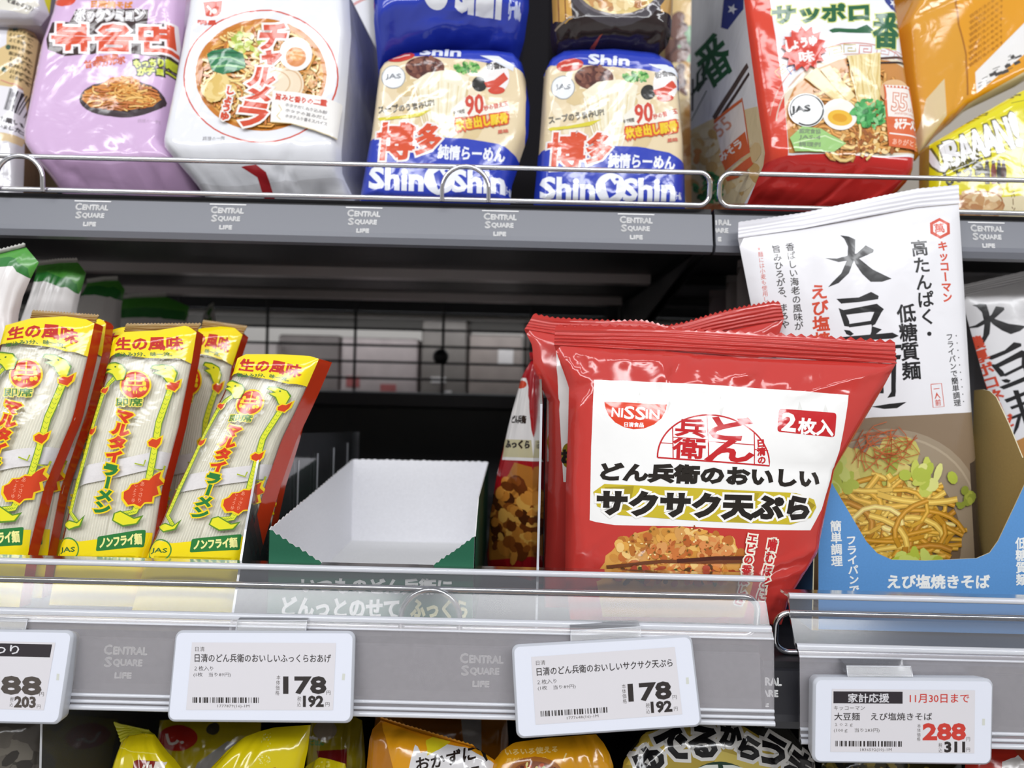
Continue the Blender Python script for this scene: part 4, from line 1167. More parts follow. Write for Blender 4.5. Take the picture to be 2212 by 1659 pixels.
NOOD = mat('stick_noodles', None, .55, noise=(40, .07), streak=(160, 1, 4))
refpl = Plane(290, 960, .437, 12)
def stick_sheet(pl, Lf, Rt, T, nu=18, nv=36, off=0.0, seed=1, amp=1.0):
    b = bulge(.006, .35, .25); c = creases(seed, 9, .0007 * amp, .03); w1 = waves(seed, 7, .5, 2)
    return Sheet(pl, Lf, Rt, None, T, lambda u, v, s: b(u, v) + rim(u, v, .08) * (.6 * c(u, v) + .0006 * w1(u, v)) + .001 - off, nu, nv)
REFS = stick_sheet(refpl, [(124, 1215), (165, 1047), (209, 888), (233, 804), (246, 735)], [(317, 1215), (334, 1167), (351, 1060), (388, 922), (415, 787), (426, 718)], [(246, 735), (270, 718), (338, 715), (405, 704), (426, 718)])
SART = stick_art(REFS)
def stick_pack(label, pl, Lf, Rt, T, deep, seed, back=(0.05, 1, -.12), crimp=True):
    Lf = [pl.floor(Lf[0][0] + (Lf[0][0] - Lf[1][0]) * .5, ZL + .001)] + Lf; Rt = [pl.floor(Rt[0][0] + (Rt[0][0] - Rt[1][0]) * .5, ZL + .001)] + Rt
    sh = stick_sheet(pl, Lf, Rt, T, seed=seed)
    vis = len(Lf)
    t = thing('stick_noodle_pack', label, 'noodle pack', basept(sh), 'stick noodle packs')
    mb = MB(); P = sh.front(mb, 'ffffff', CLEAR)
    # the printed part matches the visible length: remap reference onto the part above the shelf lip
    ref_v0 = sh.uv(pl.ab([((Lf[1][0] + Rt[1][0]) / 2, (Lf[1][1] + Rt[1][1]) / 2)]))[0, 1]
    A2 = Art(REFS)
    A2.items = SART.items
    sh_ink_mapped(sh, mb, A2, ref_v0)
    class Q: pass
    r = Q(); r.pl = Q(); r.pl.ab = lambda P: P; r.uv = lambda P: P
    fb = Art(r); v1 = ref_v0 + .006; fb.items.append((np.array([[(0, 0), (1, 0), (1, v1)], [(0, 0), (1, v1), (0, v1)]], float) * [1.0, 1.0], hexc(YEL), 0))
    sh.ink(mb, fb, FILM)
    lp = sh.loop(); L = P[lp]; b = np.array(back); b /= np.linalg.norm(b)
    mb.loft(np.array([L + b * deep * k / 3 for k in range(4)]), 'd4401f', FILM)
    n = len(L); E = L + b * deep; mb.add(np.concatenate([E, E.mean(0)[None]]), [(i, (i + 1) % n, n) for i in range(n)], 'd8c48a', FILM)
    mb.build('wrapper', t)
    inner = [((x * .955 + .045 * q[0]), (y * .955 + .045 * q[1])) for (x, y), q in zip(Lf, [Rt[min(i, len(Rt) - 1)] for i in range(len(Lf))])]
    sn = Sheet(pl, Lf, Rt, None, T, lambda u, v, s: sh.depth(u, v, s) * .8 - .0022 + .00035 * np.sin(6.283 * 34 * u) - .0012 * np.exp(-((u - .5 + .05 * (v - .5)) / .02) ** 2), 204, 20)
    m2 = MB(); sn.front(m2, 'f4f0e0', NOOD); o = m2.build('noodles', t); o['kind'] = 'stuff'
    sb = Sheet(pl, Lf, Rt, None, T, lambda u, v, s: sh.depth(u, v, s) * .85 - .0010, 20, 40)
    sb.P = sb.grid(); sb.N = vnormals(sb.P, sb.faces()); sb.N *= np.sign(np.mean(sb.N @ pl.n))
    m3 = MB(); A = Art(REFS); A.poly([(160, 1028), (330, 985), (388, 985), (375, 1018), (330, 1022), (150, 1070)], 'f2eeee'); sh_ink_mapped(sb, m3, A, ref_v0, PAPER); m3.build('paper_band', t)
    if crimp:
        k = len(T); bt = [T[k // 3], T[k // 2 + 1] if k > 3 else T[-1], T[-1]] if k > 2 else list(T)
        bt = [T[1], T[-1]]
        tp = [(bt[0][0] + 4, bt[0][1] - 16), (bt[1][0] + 10, bt[1][1] - 17)]
        seal(t, Plane(bt[0][0], bt[0][1], float((pl.w(pl.ab([bt[0]])) - CAM)[0, 1]) + .004, 20), bt, tp, '9a7a3e', SMOOTH, n=22, h=3, ridges=3, amp=.0006)
    return t
def sh_ink_mapped(sh, mb, A, v0, m=None):
    """prints artwork drawn on the reference pack, whose foot lies at v0 on this one"""
    class Q: pass
    T = np.concatenate([a[0] for a in A.items]).reshape(-1, 2)
    if A.ref not in UVC or UVC[A.ref][0] is not A.items: UVC[A.ref] = (A.items, A.ref.uv(A.ref.pl.ab(T)))
    uv = UVC[A.ref][1].copy(); uv[:, 1] = v0 + uv[:, 1] * (1 - v0)
    r = Q(); r.pl = Q(); r.pl.ab = lambda P: P; r.uv = lambda P: P
    B = Art(r); i = 0; uv = uv.reshape(-1, 3, 2)
    for a in A.items:
        B.items.append((uv[i:i + len(a[0])], a[1], a[2])); i += len(a[0])
    sh.ink(mb, B, m or FILM)
UVC = {}
PA = Plane(100, 950, .432, 12)
stick_pack('stick noodle pack with the leftmost full dragon, cut by the picture edge', PA, [(-135, 1200), (-95, 1047), (-45, 888), (-10, 790), (14, 704)], [(62, 1200), (98, 1053), (159, 905), (189, 783), (206, 700)], [(14, 704), (68, 689), (142, 684), (189, 691), (206, 700)], .009, 1)
stick_pack('stick noodle pack mostly hidden behind the leftmost one', Plane(140, 950, .4495, 12), [(-95, 1200), (-55, 1047), (-5, 888), (30, 790), (60, 712)], [(105, 1200), (132, 1060), (190, 890), (222, 770), (231, 700)], [(60, 712), (110, 696), (180, 689), (222, 690), (231, 700)], .008, 2, crimp=False)
stick_pack('stick noodle pack second from the wide gap, fully seen with its red crest', Plane(290, 960, .437, 12), [(127, 1205), (165, 1047), (209, 888), (233, 804), (246, 735)], [(318, 1204), (334, 1167), (351, 1060), (388, 922), (415, 787), (426, 718)], [(246, 735), (270, 718), (338, 715), (405, 704), (426, 718)], .009, 3)
stick_pack('stick noodle pack between two others, only its crest edge showing', Plane(250, 960, .466, 12), [(72, 1205), (112, 1047), (160, 888), (190, 804), (226, 720)], [(268, 1204), (300, 1060), (340, 922), (370, 787), (400, 730)], [(226, 720), (262, 708), (330, 706), (380, 714), (400, 730)], .010, 4, crimp=False)
stick_pack('stick noodle pack standing behind, its header showing between two packs', Plane(430, 960, .485, 12), [(262, 1205), (290, 1047), (330, 888), (370, 800), (396, 722)], [(440, 1204), (462, 1060), (482, 900), (503, 790), (525, 724)], [(396, 722), (436, 710), (480, 706), (508, 709), (525, 724)], .010, 5)
stick_pack('stick noodle pack leaning at the end of the row beside the divider', Plane(500, 1000, .428, 12, 0), [(318, 1206), (381, 1060), (440, 940), (483, 854), (506, 804), (514, 775)], [(528, 1206), (575, 1050), (610, 950), (638, 893), (661, 843), (690, 776)], [(514, 775), (532, 766), (610, 766), (670, 770), (690, 776)], .016, 6, back=(.25, 1, -.1), crimp=False)
stick_pack('stick noodle pack seen through the clear divider behind the leaning one', Plane(545, 1030, .452, 12), [(372, 1206), (430, 1060), (490, 940), (530, 870), (555, 830)], [(572, 1206), (606, 1050), (634, 960), (650, 900), (668, 850)], [(555, 830), (590, 824), (630, 826), (650, 834), (668, 850)], .010, 7, crimp=False)

# green-topped white packs at the back left
gm2 = SMOOTH
for i, (D, Lf, Rt, T, gb, lab) in enumerate([
        (.47, [(-60, 900), (-60, 700), (-60, 560)], [(60, 900), (38, 690), (50, 640), (66, 602), (84, 567)], [(-60, 560), (0, 548), (56, 534), (84, 567)], [(-60, 585), (30, 580), (66, 602)], 'green-topped white pouch at the picture edge above the stick noodles'),
        (.53, [(45, 900), (45, 700), (66, 640), (81, 574)], [(150, 900), (160, 720), (166, 668), (176, 625), (186, 590)], [(81, 574), (130, 568), (169, 567), (186, 590)], [(66, 610), (110, 612), (172, 636)], 'second green-topped white pouch, just behind the one at the picture edge'),
        (.62, [(150, 900), (150, 720), (165, 660), (189, 612)], [(250, 900), (260, 720), (262, 660), (270, 626)], [(189, 612), (225, 607), (256, 606), (270, 626)], [(160, 640), (215, 640), (264, 650)], 'third green-topped white pouch receding into shade'),
        (.70, [(225, 900), (225, 720), (232, 690), (240, 650)], [(390, 900), (398, 740), (404, 700), (408, 662)], [(240, 650), (290, 643), (360, 641), (408, 662)], [(232, 690), (320, 688), (402, 694)], 'dark green pouch in the deep shade behind the headers'),
        (.76, [(415, 900), (420, 760), (432, 720), (440, 690)], [(470, 900), (468, 760), (468, 720), (466, 688)], [(440, 690), (452, 668), (462, 663), (466, 688)], [(434, 715), (450, 712), (468, 716)], 'dim green pouch tip deepest behind the stick noodles')]):
    pl = Plane((Lf[0][0] + Rt[0][0]) / 2, 750, D, 4)
    Lf[0] = pl.floor(Lf[0][0], ZL + .001); Rt[0] = pl.floor(Rt[0][0], ZL + .001)
    sh = Sheet(pl, Lf, Rt, None, T, lumpy(.010, .4, .4, 60 + i, .003, .001, .001, 10), 26, 34)
    A = Art(sh); g = 'm'
    A.poly(list(gb) + [(Rt[-1][0] + 4, Rt[-1][1]), (T[-2][0], T[-2][1] - 6), (T[1][0], T[1][1] - 8), (T[0][0] - 8, T[0][1] - 4)], '4f9a3c')
    A.poly([(gb[0][0], gb[0][1] - 18), (gb[1][0], gb[1][1] - 22), (gb[2][0], gb[2][1] - 20), gb[2], gb[1], gb[0]], '2f7a34')
    pouch('green_topped_pouch', lab, 'food pouch', 'green-topped pouches in the back corner', sh, 'e6e2e0', A, dict(bot=[T[0]] + T[1:-1], top=[(p[0], p[1] - 7) for p in [T[0]] + T[1:-1]], col='c9c8c2', n=14, h=3, m=SMOOTH), m=SMOOTH)
# ------------------------------------------------------------ soy noodle pouches and their display box
class Map:
    """moves artwork: turn by rot about c1, scale, set down at c2"""
    def __init__(s, c1=(0, 0), c2=(0, 0), k=1.0, rot=0.0): s.c1, s.c2, s.k, s.r = np.array(c1, float), np.array(c2, float), k, rad(rot)
    def __call__(s, x, y):
        d = (np.array((x, y)) - s.c1) * s.k
        return (s.c2[0] + d[0] * math.cos(s.r) - d[1] * math.sin(s.r), s.c2[1] + d[0] * math.sin(s.r) + d[1] * math.cos(s.r))
def soy_big(A, q):
    z = lambda L: [q(1560 + x / 3.19, 380 + y / 3.19) for x, y in L]
    K = '1c1b1e'
    for L in ([(680, 580), (760, 583), (900, 545), (960, 490), (1015, 520), (1010, 540), (900, 588), (770, 608)],
              [(790, 420), (850, 428), (895, 448), (890, 520), (878, 590), (835, 685), (765, 752), (695, 780), (722, 748), (785, 685), (828, 590), (840, 500), (818, 445)],
              [(870, 578), (912, 583), (1000, 658), (1125, 722), (1060, 743), (985, 743), (932, 690), (885, 622)],
              [(748, 860), (900, 850), (985, 812), (1035, 840), (1030, 862), (900, 882), (780, 892)],
              [(762, 922), (800, 938), (832, 1010), (835, 1050), (798, 1045)], [(785, 938), (1020, 893), (1066, 930), (1050, 952), (975, 948), (815, 968)],
              [(1066, 930), (1050, 950), (1008, 1032), (985, 1046), (978, 1010), (1003, 948)], [(820, 1032), (995, 1006), (992, 1032), (832, 1054)],
              [(795, 1070), (835, 1075), (862, 1098), (840, 1112), (812, 1100)], [(985, 1045), (1050, 1068), (1000, 1108), (965, 1120), (980, 1085)],
              [(765, 1120), (1120, 1090), (1160, 1112), (1120, 1130), (790, 1150)],
              [(770, 1230), (960, 1215), (990, 1240), (780, 1262)], [(850, 1180), (890, 1190), (880, 1500), (845, 1510)], [(790, 1300), (960, 1290), (965, 1315), (795, 1325)], [(760, 1380), (980, 1362), (985, 1390), (765, 1402)], [(850, 1390), (800, 1480), (740, 1540), (760, 1490), (815, 1400)],
              [(1010, 1180), (1180, 1170), (1180, 1195), (1010, 1205)], [(1020, 1250), (1050, 1255), (1060, 1500), (1025, 1500)], [(1020, 1250), (1180, 1240), (1170, 1270), (1030, 1280)], [(1110, 1245), (1145, 1245), (1140, 1520), (1085, 1530), (1110, 1490)],
              [(975, 1590), (1100, 1570), (1215, 1558), (1150, 1600), (1060, 1605)]):
        A.poly(z(L), K)

pl = Plane(1850, 800, .480, 1.5)
TOP1 = [(1594, 515), (1735, 494), (1977, 449), (2071, 440)]
sh = Sheet(pl, [pl.floor(1738, ZR + .002), (1738, 1215), (1736, 1080), (1733, 862), (1690, 800), (1623, 662), (1594, 515)], [pl.floor(2126, ZR + .002), (2123, 1202), (2115, 1153), (2107, 989), (2098.5, 888), (2079, 568), (2071, 440)],
           None, TOP1, lumpy(.010, .45, .4, 71, .0018, .0007, .0010, 12, .10), 36, 44)
A = Art(sh)
A.poly([(1600, 930), (1869, 901), (2098.5, 890), (2125, 1202), (2130, 1360), (1600, 1360)], '8c7862')
A.ell(1900, 1140, 225, 215, 'a0907a', n=48); A.ring(1900, 1140, 210, 200, 5, 'b3a38c'); A.ell(1885, 1170, 180, 180, '7a6650', n=40)
A.poly([(2085, 1000), (2108, 990), (2130, 1215), (2098, 1225)], '463b34')
A.bits(1870, 1060, 105, 120, 50, 34, ['c8c06a', 'dccf7c', 'b4b858', 'd8c878', 'a9b04c'], 11)
A.noodles(1905, 1130, 175, 115, 150, 9.5, ['d8a83c', 'e6bd58', 'c8922c', 'f0d080', 'b9822a', 'dcb04a'], 12, 1.5)
A.bits(1985, 1030, 60, 25, 14, 20, ['c9d060', 'b5c24c', 'dfe08a'], 13); A.bits(1960, 1205, 60, 14, 12, 22, ['b9c84a', 'cddb70'], 14); A.bits(2072, 1085, 18, 30, 10, 13, ['8f9a3c', 'a8b048'], 15); A.bits(1800, 1030, 30, 40, 12, 20, ['ccd478', 'b4c052'], 17)
A.noodles(1890, 965, 80, 58, 60, 1.7, ['b8562c', 'c8663a', 'a0481f'], 16, 3.0)
I = lambda x, y: (x, y)
soy_big(A, I)
A.vtext('高たんぱく・', (1974, 521), (1994, 742), 39, '1c1b1e', .9); A.vtext('低糖質麺', (1941, 660), (1953, 822), 42, '1c1b1e', 1.0)
RS = 'd2492e'
A.poly([(2024 + 26 * math.sin(rad(a)), 496 - 23 * math.cos(rad(a))) for a in range(0, 360, 60)], RS); A.poly([(2024 + 18 * math.sin(rad(a)), 496 - 16 * math.cos(rad(a))) for a in range(0, 360, 60)], 'f2f2f4')
A.text('萬', (2013, 507), (2035, 504), 20, RS, .5)
A.vtext('キッコーマン', (2028, 523), (2036, 656), 24, RS, .9)
A.vtext('香ばしい海老の風味が', (1700, 527), (1718, 716), 19, '3a3634', .3); A.vtext('旨みひろがる、まろや', (1671, 532), (1690, 712), 19, '3a3634', .3); A.vtext('※麺には小麦も使用し', (1638, 533), (1650, 655), 11, RS)
A.vtext('えび塩焼きそば', (1757, 617), (1772, 855), 36, RS, 1.1)
A.vtext('フライパンで簡単調理', (2037, 722), (2055, 878), 17, '2b2a2c', .3)
for k in range(10): A.ell(2054 + 1.7 * k, 727 + 15.6 * k, 1.5, 1.5, '2b2a2c', n=8)
A.line([(1994, 831), (2018, 829), (2024, 878), (1999, 880), (1994, 831)], 1.6, RS); A.vtext('一人前', (2006, 833), (2011, 877), 14, RS, .2)
pouch('soy_noodle_pouch', 'tall white soy noodle pouch standing tilted in the blue box', 'noodle pouch', 'white soy noodle pouches', sh, 'ecebef', A,
      dict(bot=TOP1, top=[(1594.5, 481), (1735.5, 460), (1977, 410), (2068, 401)], col='e9e8ee', n=40, h=1.2, ridges=4, amp=.0002, wav=.002, m=SMOOTH), m=SMOOTH)

# blue box
KR, BL = 'b39a62', '5b92cc'
D0 = .432; xl, xr = (1768 - CX) / F * D0, (2250 - CX) / F * D0
fz = ZR + .0006
t = thing('display_box', 'blue display box with a curved cut-out and kraft inside, full of soy noodles', 'display box', ((xl + xr) / 2, D0 + .03, fz))
def prism(mb, pts3, off, cin, cout, m=PAPER):
    P = np.array(pts3); n = len(P); Q = P + np.array(off)
    tr = tessellate_polygon([[Vector(p) for p in P]])
    nn = np.array(off) / np.linalg.norm(off)
    mb.add(P, [tuple(q) for q in tr], cin, m, np.tile(-nn, (n, 1))); mb.add(Q, [tuple(q) for q in tr], cout, m, np.tile(nn, (n, 1)))
    for i in range(n):
        j = (i + 1) % n; mb.add([P[i], P[j], Q[j], Q[i]], [(0, 1, 2, 3)], 'd8cfae', m)
pf = Plane(2000, 1200, D0, 0)
fp = [pf.floor(1768, fz), (1768, 990), (1803, 1054), (1871, 1169), (1895, 1195), (1926, 1209), (2000, 1211), (2110, 1206), (2138, 1194), (2156, 1169), (2193, 1091), (2212, 1050), (2250, 972), pf.floor(2250, fz)]
mb = MB(); prism(mb, pf.w(pf.ab(fp)), (0, .0006, 0), BL, KR)
sf = Sheet(pf, [fp[0], (1768, 960)], [fp[-1], (2250, 960)], nu=8, nv=6); sf.P = sf.grid(); sf.N = np.tile(pf.n, (len(sf.P), 1))
A = Art(sf); WT = 'eef0ee'
A.vtext('簡単調理', (1805, 1124), (1808, 1224), 25, WT, .7); A.vtext('フライパンで', (1838, 1156), (1846, 1284), 23, WT, .7); A.text('えび塩焼きそば', (1918, 1271), (2137, 1271), 29, WT, 1.2); A.vtext('低糖質麺', (2205, 1160), (2207, 1265), 25, WT, .7)
sf.ink(mb, A, PAPER, .00012); mb.build('front_panel', t)
for X, sg in ((xr, 1), (xl, -1)):
    mb = MB()
    dz = [(D0, zat(2250, 972, D0))] + [(X0 * F / (px - CX), zat(px, py, X0 * F / (px - CX))) for px, py, X0 in ((2212, 989, xr), (2180, 915, xr), (2152, 858, xr), (2138, 845, xr), (2123, 841, xr), (2104, 843, xr))]
    prism(mb, [(X, d, z) for d, z in dz] + [(X, dz[-1][0], fz), (X, D0, fz)], (.0006 * sg, 0, 0), KR, BL); mb.build('side_panel', t)
yb_, zb_ = dz[-1]
mb = MB(); mb.box(xl, xr, yb_, yb_ + .0006, fz, zb_ - .03, KR, PAPER); mb.build('back_panel', t)
mb = MB(); mb.box(xl, xr, D0, yb_, fz, fz + .0006, KR, PAPER); mb.build('base', t)

# the pouch beside it and the dim ones behind
pl = Plane(2200, 850, .53, 3)
sh = Sheet(pl, [pl.floor(2195, ZR + .001), (2180, 1000), (2120, 800), (2076, 640)], [pl.floor(2560, ZR + .001), (2520, 1000), (2470, 800), (2420, 560)], None, None, lumpy(.008, .45, .4, 75, .0012, .0006, .0008, 8), 30, 36)
A = Art(sh); q = Map((1842, 570), (2140, 697), .84, -19); soy_big(A, q)
A.vtext('濃厚ボロネーゼ', (2100, 728), (2172, 925), 30, RS, 1.0); A.vtext('旨味と', (2086, 742), (2092, 790), 12, '4a4644', .2)
A.poly([(2170, 960), (2230, 930), (2600, 900), (2600, 1400), (2200, 1400)], 'b98246'); A.noodles(2330, 1100, 120, 120, 60, 8, ['c8843a', 'd89a4a', 'a8642a'], 21)
pouch('soy_noodle_pouch', 'white soy noodle pouch with red lettering cut by the picture edge', 'noodle pouch', 'white soy noodle pouches', sh, 'e4e2e4', A,
      dict(bot=[(2076, 640), (2250, 600), (2420, 560)], top=[(2072, 618), (2250, 578), (2418, 538)], col='d6d4d6', n=20, h=1, m=SMOOTH), m=SMOOTH)
for i, (D, xa, xb, yt, sl, lab) in enumerate([
        (.565, 1592, 1760, 563, -4, 'dull grey pouch beside the tall white soy pouch, tallest of its file'),
        (.60, 1568, 1740, 596, -4, 'dull grey pouch one step further back in the file beside the soy pouch'),
        (.645, 1532, 1720, 628, -3, 'dull mauve pouch at the back of the file above the red pouches'),
        (.60, 2060, 2320, 585, -12, 'shiny grey pouch behind the soy noodle pouch at the picture edge'),
        (.65, 2050, 2300, 560, -8, 'dim grey pouch deepest behind the soy noodle pouches')]):
    pl = Plane((xa + xb) / 2, 750, D, 3)
    sh = Sheet(pl, [pl.floor(xa + 10, ZR + .001), (xa, 800), (xa, yt + 14)], [pl.floor(xb + 10, ZR + .001), (xb, 800), (xb, yt + 14 + sl)], None, None, lumpy(.010, .45, .4, 80 + i, .002, .0008, .001, 8), 24, 30)
    A = Art(sh); A.poly([(xa + 40, yt + 60), (xb - 20, yt + 58), (xb, 1200), (xa + 20, 1200)], ['9a9292', '8c8484', '877a7e', 'bab6b6', '8a8688'][i])
    pouch('noodle_pouch', lab, 'noodle pouch', 'grey pouches at the back', sh, ['a09a9a', '948c8c', '8a7e82', 'c4c2c4', '9a9698'][i], A, dict(bot=[(xa, yt + 14), (xb, yt + 14 + sl)], top=[(xa + 1, yt), (xb - 1, yt + sl)], col=['b4b0b0', 'a49e9e', '948a8c', 'd2d0d4', 'a8a6a8'][i], n=16, h=1, m=SMOOTH), m=SMOOTH)

# ------------------------------------------------------------ bagged noodle packs on the upper shelf
def bfront(seed, r=.012, wv=.0016, cre=.0010, crumple=0.0, vb=.16, nf=10):
    w1 = waves(seed, 9, .6, 2.6); c1 = creases(seed + 1, 14, cre, .02); f1 = folds(seed + 2, nf, .004, .12, top=False); f2 = folds(seed + 3, 6, .002, .1)
    c2 = creases(seed + 4, 16, .007, .016)
    def f(u, v, s):
        lo = np.clip(1 - v / vb, 0, 1)
        return edge_round(s, r)(u, v) + rim(u, v, .05) * (wv * w1(u, v) + c1(u, v) + f1(u, v) + f2(u, v)) - crumple * lo ** 1.2 + (crumple > 0) * rim(u, v, .06) * lo ** .5 * c2(u, v * 2)
    f.cr = crumple
    return f
def pack(name, label, cat, group, pl, Lf, Rt, T, depthfn, col, art, deep=.11, back=(0, 1, .06), side=None, n=(36, 36), m=None, B=None, puff=.02, shrink=.04, post=None, floorz=ZU, stand=True):
    floorz = floorz + getattr(depthfn, 'cr', 0) * pl.n[2]
    if stand:
        Lf = [pl.floor(Lf[0][0], floorz + .0012)] + Lf[1:]; Rt = [pl.floor(Rt[0][0], floorz + .0012)] + Rt[1:]
    sh = Sheet(pl, Lf, Rt, B, T, depthfn, *n)
    A = Art(sh); art(A)
    t = thing(name, label, cat, basept(sh), group)
    mb = MB(); brick_body(mb, sh, col, m or FILM, deep, back, A, side, puff, shrink=shrink)
    mb.build('wrapper', t)
    if post: post(t, sh)
    return t
GP = 'bagged noodle packs on the upper shelf'

def pink(A):
    Y = 'd9862a'
    A.ell(138, -4, 26, 17, 'd8492c', a0=0, a1=180); A.text('日清焼そば', (197, 15), (286, 19), 14, Y, 1.2)
    A.poly([(150, 48), (165, 20), (230, 18), (322, 22), (318, 52), (372, 50), (384, 122), (340, 124), (250, 110), (140, 122), (104, 108), (100, 84), (112, 48)], '38221f')
    A.text('ポックンミョン', (163, 46), (312, 44), 25, '38221f', 1.5, out=[(1.5, 'f4f0f2')]); A.text('ポックンミョン', (165, 45), (310, 43), 22, 'f6f4f6', 1.2)
    A.text('볶음면', (114, 108), (372, 112), 56, 'd9502c', 2.4, out=[(5, 'f6eef0')])
    A.text('韓国風', (208, 134), (258, 128), 12, 'd0603a', .7); A.text('甘辛カルボ', (184, 148), (271, 138), 16, 'd0603a', 1)
    A.text('もっちり麺', (290, 146), (372, 142), 17, 'c8d22c', 1.2, out=[(3, '33321c')]); A.text('がチョー', (298, 162), (372, 160), 16, 'c8d22c', 1.2, out=[(3, '33321c')])
    A.ell(262, 214, 91, 40, '3a2c30'); A.ell(262, 206, 86, 32, '4a3a3c'); A.poly([(176, 214), (184, 196), (215, 184), (240, 168), (285, 164), (300, 182), (330, 198), (346, 212), (330, 230), (262, 240), (196, 232)], 'd08432')
    A.noodles(260, 208, 84, 32, 150, 3.2, ['d98a34', 'e8a850', 'c07028', 'f0bc6c', 'b86424'], 51, .8); A.noodles(272, 185, 36, 20, 50, 3, ['e8a850', 'd98a34', 'f0bc6c'], 52, .9)
    A.text('調理の一例', (297, 265), (342, 265), 8, 'b49ab4')
    A.poly([(40, 420), (60, 340), (230, 350), (425, 330), (425, 440), (40, 440)], 'c9a6cc')  # darker foot: the underside's shade painted into the pink
pack('noodle_pack', 'pale pink bagged noodle pack with big orange lettering', 'noodle pack', GP, Plane(220, 200, .537, 9),
     [(98, 420), (80, 360), (40, 304), (37, 280), (78, 84), (101, 20), (112, -30)], [(410, 420), (392, 350), (345, 300), (385, 40), (390, -40)], None, bfront(101, .010, crumple=.030, vb=.19), 'd8b6dc', pink, .12, (-.03, 1, .05), puff=0)

def charumera(A):
    O = 'd24a34'
    A.ring(563, 165, 166, 142, 3, O); A.ell(564, 162, 142, 121, 'c87a24', n=56); A.ell(566, 164, 132, 112, 'dca04a', n=56)
    A.noodles(566, 164, 134, 113, 330, 4.5, ['e8bc6c', 'd8983e', 'c07c28', 'f0d090', 'b86c22', 'e6c47c'], 61, .9)
    A.bits(545, 100, 45, 28, 60, 8, ['d9dc7a', 'c0cc58', 'ece8b0', 'a8bc48'], 62); A.bits(650, 175, 30, 30, 40, 6, ['c88a4a', 'd8a464'], 63)
    A.ell(625, 185, 33, 36, 'efdcc0'); A.ring(625, 185, 28, 30, 3, 'dcb890'); A.ell(590, 182, 46, 34, 'f0dfc4'); A.ring(590, 182, 38, 27, 2.5, 'd9b58c'); A.bits(480, 190, 34, 22, 12, 22, ['ecd28c', 'e0bf6c', 'f2dfa6'], 66)
    A.poly([(450, 122), (460, 114), (500, 109), (527, 120), (533, 148), (520, 156), (486, 165), (462, 158), (455, 140)], '2c7a4e'); A.line([(456, 132), (500, 128), (532, 142)], 3, '6fae6c'); A.line([(460, 150), (495, 146), (530, 150)], 4, '8cc080'); A.line([(456, 120), (520, 118)], 3, '1e5c3a')
    A.ell(641, 121, 35, 36, 'f4f0ea', rot=-25); A.ell(641, 127, 22, 21, 'd98a4a'); A.ell(642, 124, 15, 12, 'e8a45c')
    for ch, a, b, h in (('チ', (560, 110), (612, 112), 54), ('ャ', (566, 149), (602, 150), 34), ('ル', (540, 188), (590, 190), 38), ('メ', (533, 222), (580, 224), 30), ('ラ', (514, 272), (568, 278), 48)):
        A.text(ch, a, b, h, 'd24a2a', 3.4, out=[(4.5, 'f4efea')], slant=.18)
    A.vtext('しょうゆ', (502, 191), (487, 264), 21, 'd24a2a', 1.3, out=[(3, 'f4efea')])
    A.poly([(591, 199), (640, 202), (690, 212), (732, 224), (722, 300), (680, 284), (630, 270), (586, 267)], 'f3f0ec'); A.line([(586, 267), (630, 270), (680, 284), (722, 300)], 1.5, 'd8c48a')
    A.text('旨みと香りの二重', (597, 218), (706, 234), 13, O, .7)
    for k, tt in enumerate(('ホタテだしねり込み麺', 'ホタテの旨みだし', 'ホタテふり香るスパイス')): A.text(tt, (618, 233 + 12 * k), (706, 251 + 12 * k), 7.5, '8a8686', .2)
    A.line([(604, 230), (610, 240), (600, 254), (608, 262)], 1.5, 'd8c060')
    A.poly([(438, 4), (480, 2), (478, 24), (470, 34), (458, 37), (444, 33)], O); A.line([(447, 12), (456, 22), (454, 32)], 4, 'f4efea'); A.ell(463, 24, 6, 6, 'f4efea'); A.text('明星', (428, 53), (467, 53), 9, O, .6)
    A.text('調理の一例', (436, 303), (484, 303), 8.5, '6a6668')
    A.poly([(512, 350), (546, 346), (566, 360), (576, 440), (552, 440), (543, 366)], 'a8242a'); A.poly([(394, 372), (470, 380), (730, 366), (762, 440), (420, 440)], 'd8d8dc'); A.poly([(512, 350), (546, 346), (566, 360), (576, 440), (552, 440), (543, 366)], 'a8242a')  # grey foot polygon paints the underside's shade; the red stripe is print
pack('noodle_pack', 'white bagged noodle pack picturing a round ramen bowl with halved egg', 'noodle pack', GP, Plane(560, 200, .522, 9),
     [(424, 420), (394, 366), (340, 300), (350, 250), (396, 24), (402, -40)], [(762, 425), (728, 356), (744, 170), (753, 61), (748, -30)], None, bfront(111, .009, .0014, .0010, crumple=.030, vb=.24), 'ecedf2', charumera, .13, (.04, 1, .06), 'e4e4ea', puff=0)
def behindwhite(A):
    A.poly([(600, -120), (760, -100), (735, 16), (610, -20)], 'd2452c'); A.ell(735, 20, 28, 18, 'f0d8a0'); A.ell(745, 22, 14, 10, 'e0a04a'); A.line([(722, 40), (790, -8)], 3, 'd2452c')
pack('noodle_pack', 'white noodle pack half hidden behind the ramen bowl pack', 'noodle pack', GP, Plane(700, 60, .725, 8),
     [(620, 420), (600, -90)], [(800, 420), (806, 100), (800, -90)], None, bfront(113, .014), 'e6e6ec', behindwhite, .12)

